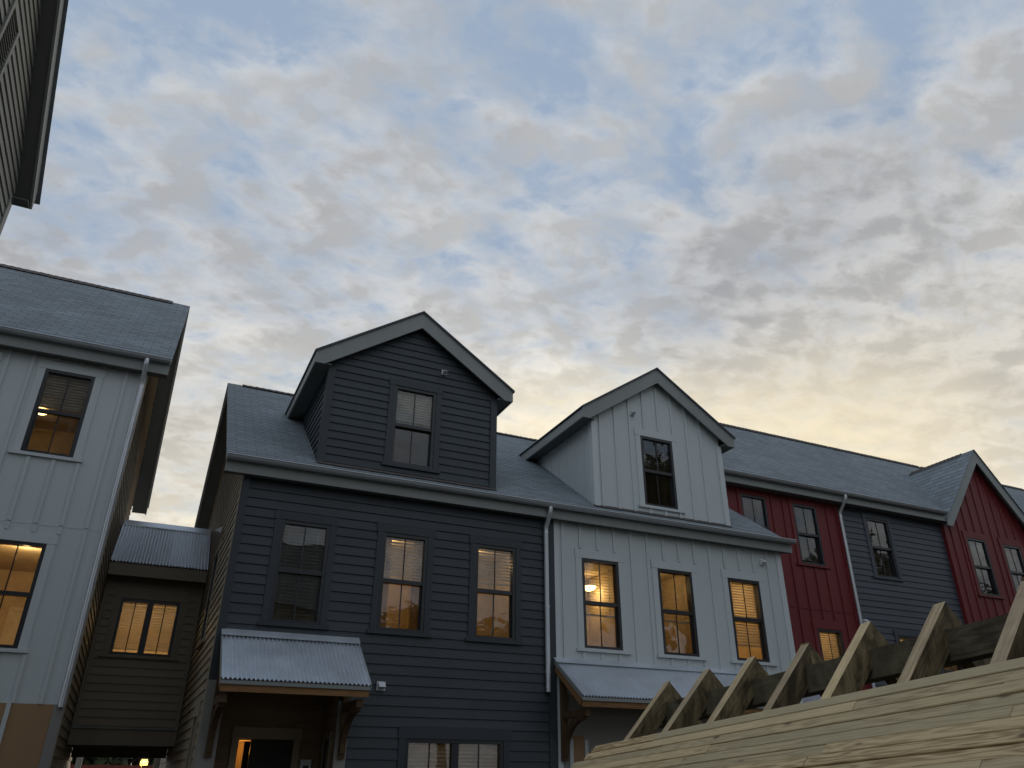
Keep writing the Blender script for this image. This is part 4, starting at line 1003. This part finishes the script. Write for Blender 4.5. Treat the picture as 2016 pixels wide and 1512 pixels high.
def mixc(f,a,b,blend='MIX'):
    n=N(nt,'ShaderNodeMix',data_type='RGBA',blend_type=blend)
    if isinstance(f,(int,float)): n.inputs['Factor'].default_value=f
    else: L(nt,f,n.inputs['Factor'])
    for k,x in (('A',a),('B',b)):
        if isinstance(x,tuple): n.inputs[k].default_value=(*x,1)
        else: L(nt,x,n.inputs[k])
    return n.outputs['Result']
def mrange(v,a,b,c=0.0,d=1.0,smooth=True):
    n=N(nt,'ShaderNodeMapRange')
    if smooth: n.interpolation_type='SMOOTHSTEP'
    L(nt,v,n.inputs['Value'])
    for k,x in (('From Min',a),('From Max',b),('To Min',c),('To Max',d)): n.inputs[k].default_value=x
    return n.outputs[0]
def dirdot(v):
    n=N(nt,'ShaderNodeVectorMath',operation='DOT_PRODUCT'); L(nt,tc.outputs['Generated'],n.inputs[0]); n.inputs[1].default_value=v; return n.outputs['Value']
A=noise(1.15,3,.5,.3,(5.1,2.7,0)); C=noise(1.9,5,.5,.4,(9.3,2.2,0))
def puffs(off): return noise(6.6,8,.53,.3,off,rot=.75,sx=1,sy=1.3)
B=puffs((1.3,7.2,0)); B2=puffs((1.3+.03,7.2+.05,0)); F=noise(15,7,.58,.5,(4,4,0),rot=.75,sy=1.3); F2=noise(15,7,.58,.5,(4.015,4.025,0),rot=.75,sy=1.3)
bank=mrange(dirdot((.70,.52,.485)),.945,1.0)
dens=math_n(nt,'ADD',math_n(nt,'ADD',math_n(nt,'MULTIPLY',A,.42),math_n(nt,'MULTIPLY',B,.70)),math_n(nt,'MULTIPLY',F,.34))
dens0=dens
lowb=math_n(nt,'MULTIPLY',math_n(nt,'SUBTRACT',.66,zc),.20); dens=math_n(nt,'ADD',math_n(nt,'ADD',dens,lowb),math_n(nt,'MULTIPLY',bank,.10))
blue=mixc(.9,sky.outputs[0],(3.5,4.5,6.0))
cov=mrange(dens,.56,.88)
cr=N(nt,'ShaderNodeValToRGB'); cr.color_ramp.interpolation='B_SPLINE'; e=cr.color_ramp.elements
for k in range(3): e.new(.5)
cb=math_n(nt,'ADD',math_n(nt,'MULTIPLY',dens0,.62),math_n(nt,'MULTIPLY',C,.75)); cb=mrange(cb,.50,1.06,smooth=False)
for el,(p,c) in zip(e,((.0,(.70,.705,.71)),(.3,(.74,.725,.69)),(.5,(.64,.635,.62)),(.75,(.53,.54,.555)),(1,(.46,.47,.495)))): el.position=p; el.color=(*c,1)
L(nt,cb,cr.inputs[0])
cl=N(nt,'ShaderNodeVectorMath',operation='SCALE'); L(nt,cr.outputs[0],cl.inputs[0]); cl.inputs['Scale'].default_value=10
relief=math_n(nt,'ADD',math_n(nt,'MULTIPLY',math_n(nt,'SUBTRACT',B2,B),1.5),math_n(nt,'MULTIPLY',math_n(nt,'SUBTRACT',F2,F),.55))
relief=math_n(nt,'MAXIMUM',math_n(nt,'MINIMUM',math_n(nt,'ADD',relief,1.0),1.14),.86)
cl2=N(nt,'ShaderNodeVectorMath',operation='SCALE'); L(nt,cl.outputs[0],cl2.inputs[0]); L(nt,relief,cl2.inputs['Scale'])
sk=mixc(cov,blue,cl2.outputs[0])
# lower sky is brighter and warmer towards the sunset
sund=dirdot((math.sin(SUN_AZ)*math.cos(SUN_EL),math.cos(SUN_AZ)*math.cos(SUN_EL),math.sin(SUN_EL)))
glow=mrange(sund,.55,.97)
low=mrange(zc,.56,.24)
gl=math_n(nt,'MULTIPLY',glow,low)
sk=mixc(gl,sk,mixc(1.0,sk,(1.60,1.45,1.18),'MULTIPLY'))
sk=mixc(math_n(nt,'MULTIPLY',gl,.34),sk,(9.8,8.5,6.2))
spot=math_n(nt,'MULTIPLY',mrange(dirdot((.57,.71,.40)),.92,1.0),mrange(zc,.50,.34))
sk=mixc(math_n(nt,'MULTIPLY',spot,math_n(nt,'MULTIPLY_ADD',F,1.75,0.0)),sk,(11.6,10.1,7.1))
sk=mixc(math_n(nt,'MULTIPLY',bank,.55),sk,mixc(1.0,sk,(.66,.67,.70),'MULTIPLY'))
# the side of the sky away from the sunset
back=mrange(sund,-.6,.5,smooth=False)
tint=mixc(back,(1.08,1.13,1.17),(1.0,1.0,1.0))
fin=N(nt,'ShaderNodeMix',data_type='RGBA',blend_type='MULTIPLY'); fin.inputs['Factor'].default_value=1; L(nt,sk,fin.inputs['A']); L(nt,tint,fin.inputs['B'])
L(nt,fin.outputs['Result'],bg.inputs['Color'])

# sun just behind the clouds at the horizon
sn=bpy.data.lights.new('sun','SUN'); sn.energy=.5; sn.angle=math.radians(12); sn.color=(1,.82,.6)
so=bpy.data.objects.new('sun',sn); col.objects.link(so)
dirv=Vector((math.sin(SUN_AZ)*math.cos(SUN_EL),math.cos(SUN_AZ)*math.cos(SUN_EL),math.sin(SUN_EL)))
so.rotation_euler=dirv.to_track_quat('Z','Y').to_euler(); so.location=(0,0,30)

# ------------------------------------------------------------------ camera
cd=bpy.data.cameras.new('camera'); cam=bpy.data.objects.new('camera',cd); col.objects.link(cam)
cd.sensor_width=36; cd.lens=1510/2016*36; cd.clip_end=3000; cd.clip_start=.05
Rm=Matrix(((0.90755285,-0.19458997,-0.37213247),(-0.41990684,-0.40973338,-0.80981282),(0.00510635,0.8912089,-0.45356435)))
cam.matrix_world=Matrix.Translation(V(0,0,0)) @ Rm.to_4x4()
scene.camera=cam
scene.view_settings.view_transform='Standard'; scene.view_settings.look='None'; scene.view_settings.exposure=0; scene.view_settings.gamma=1
try:
    scene.cycles.use_denoising=True; scene.cycles.denoiser='OPENIMAGEDENOISE'
    scene.cycles.max_bounces=8; scene.cycles.transparent_max_bounces=16; scene.cycles.sample_clamp_indirect=6
except Exception as ex: print(ex)
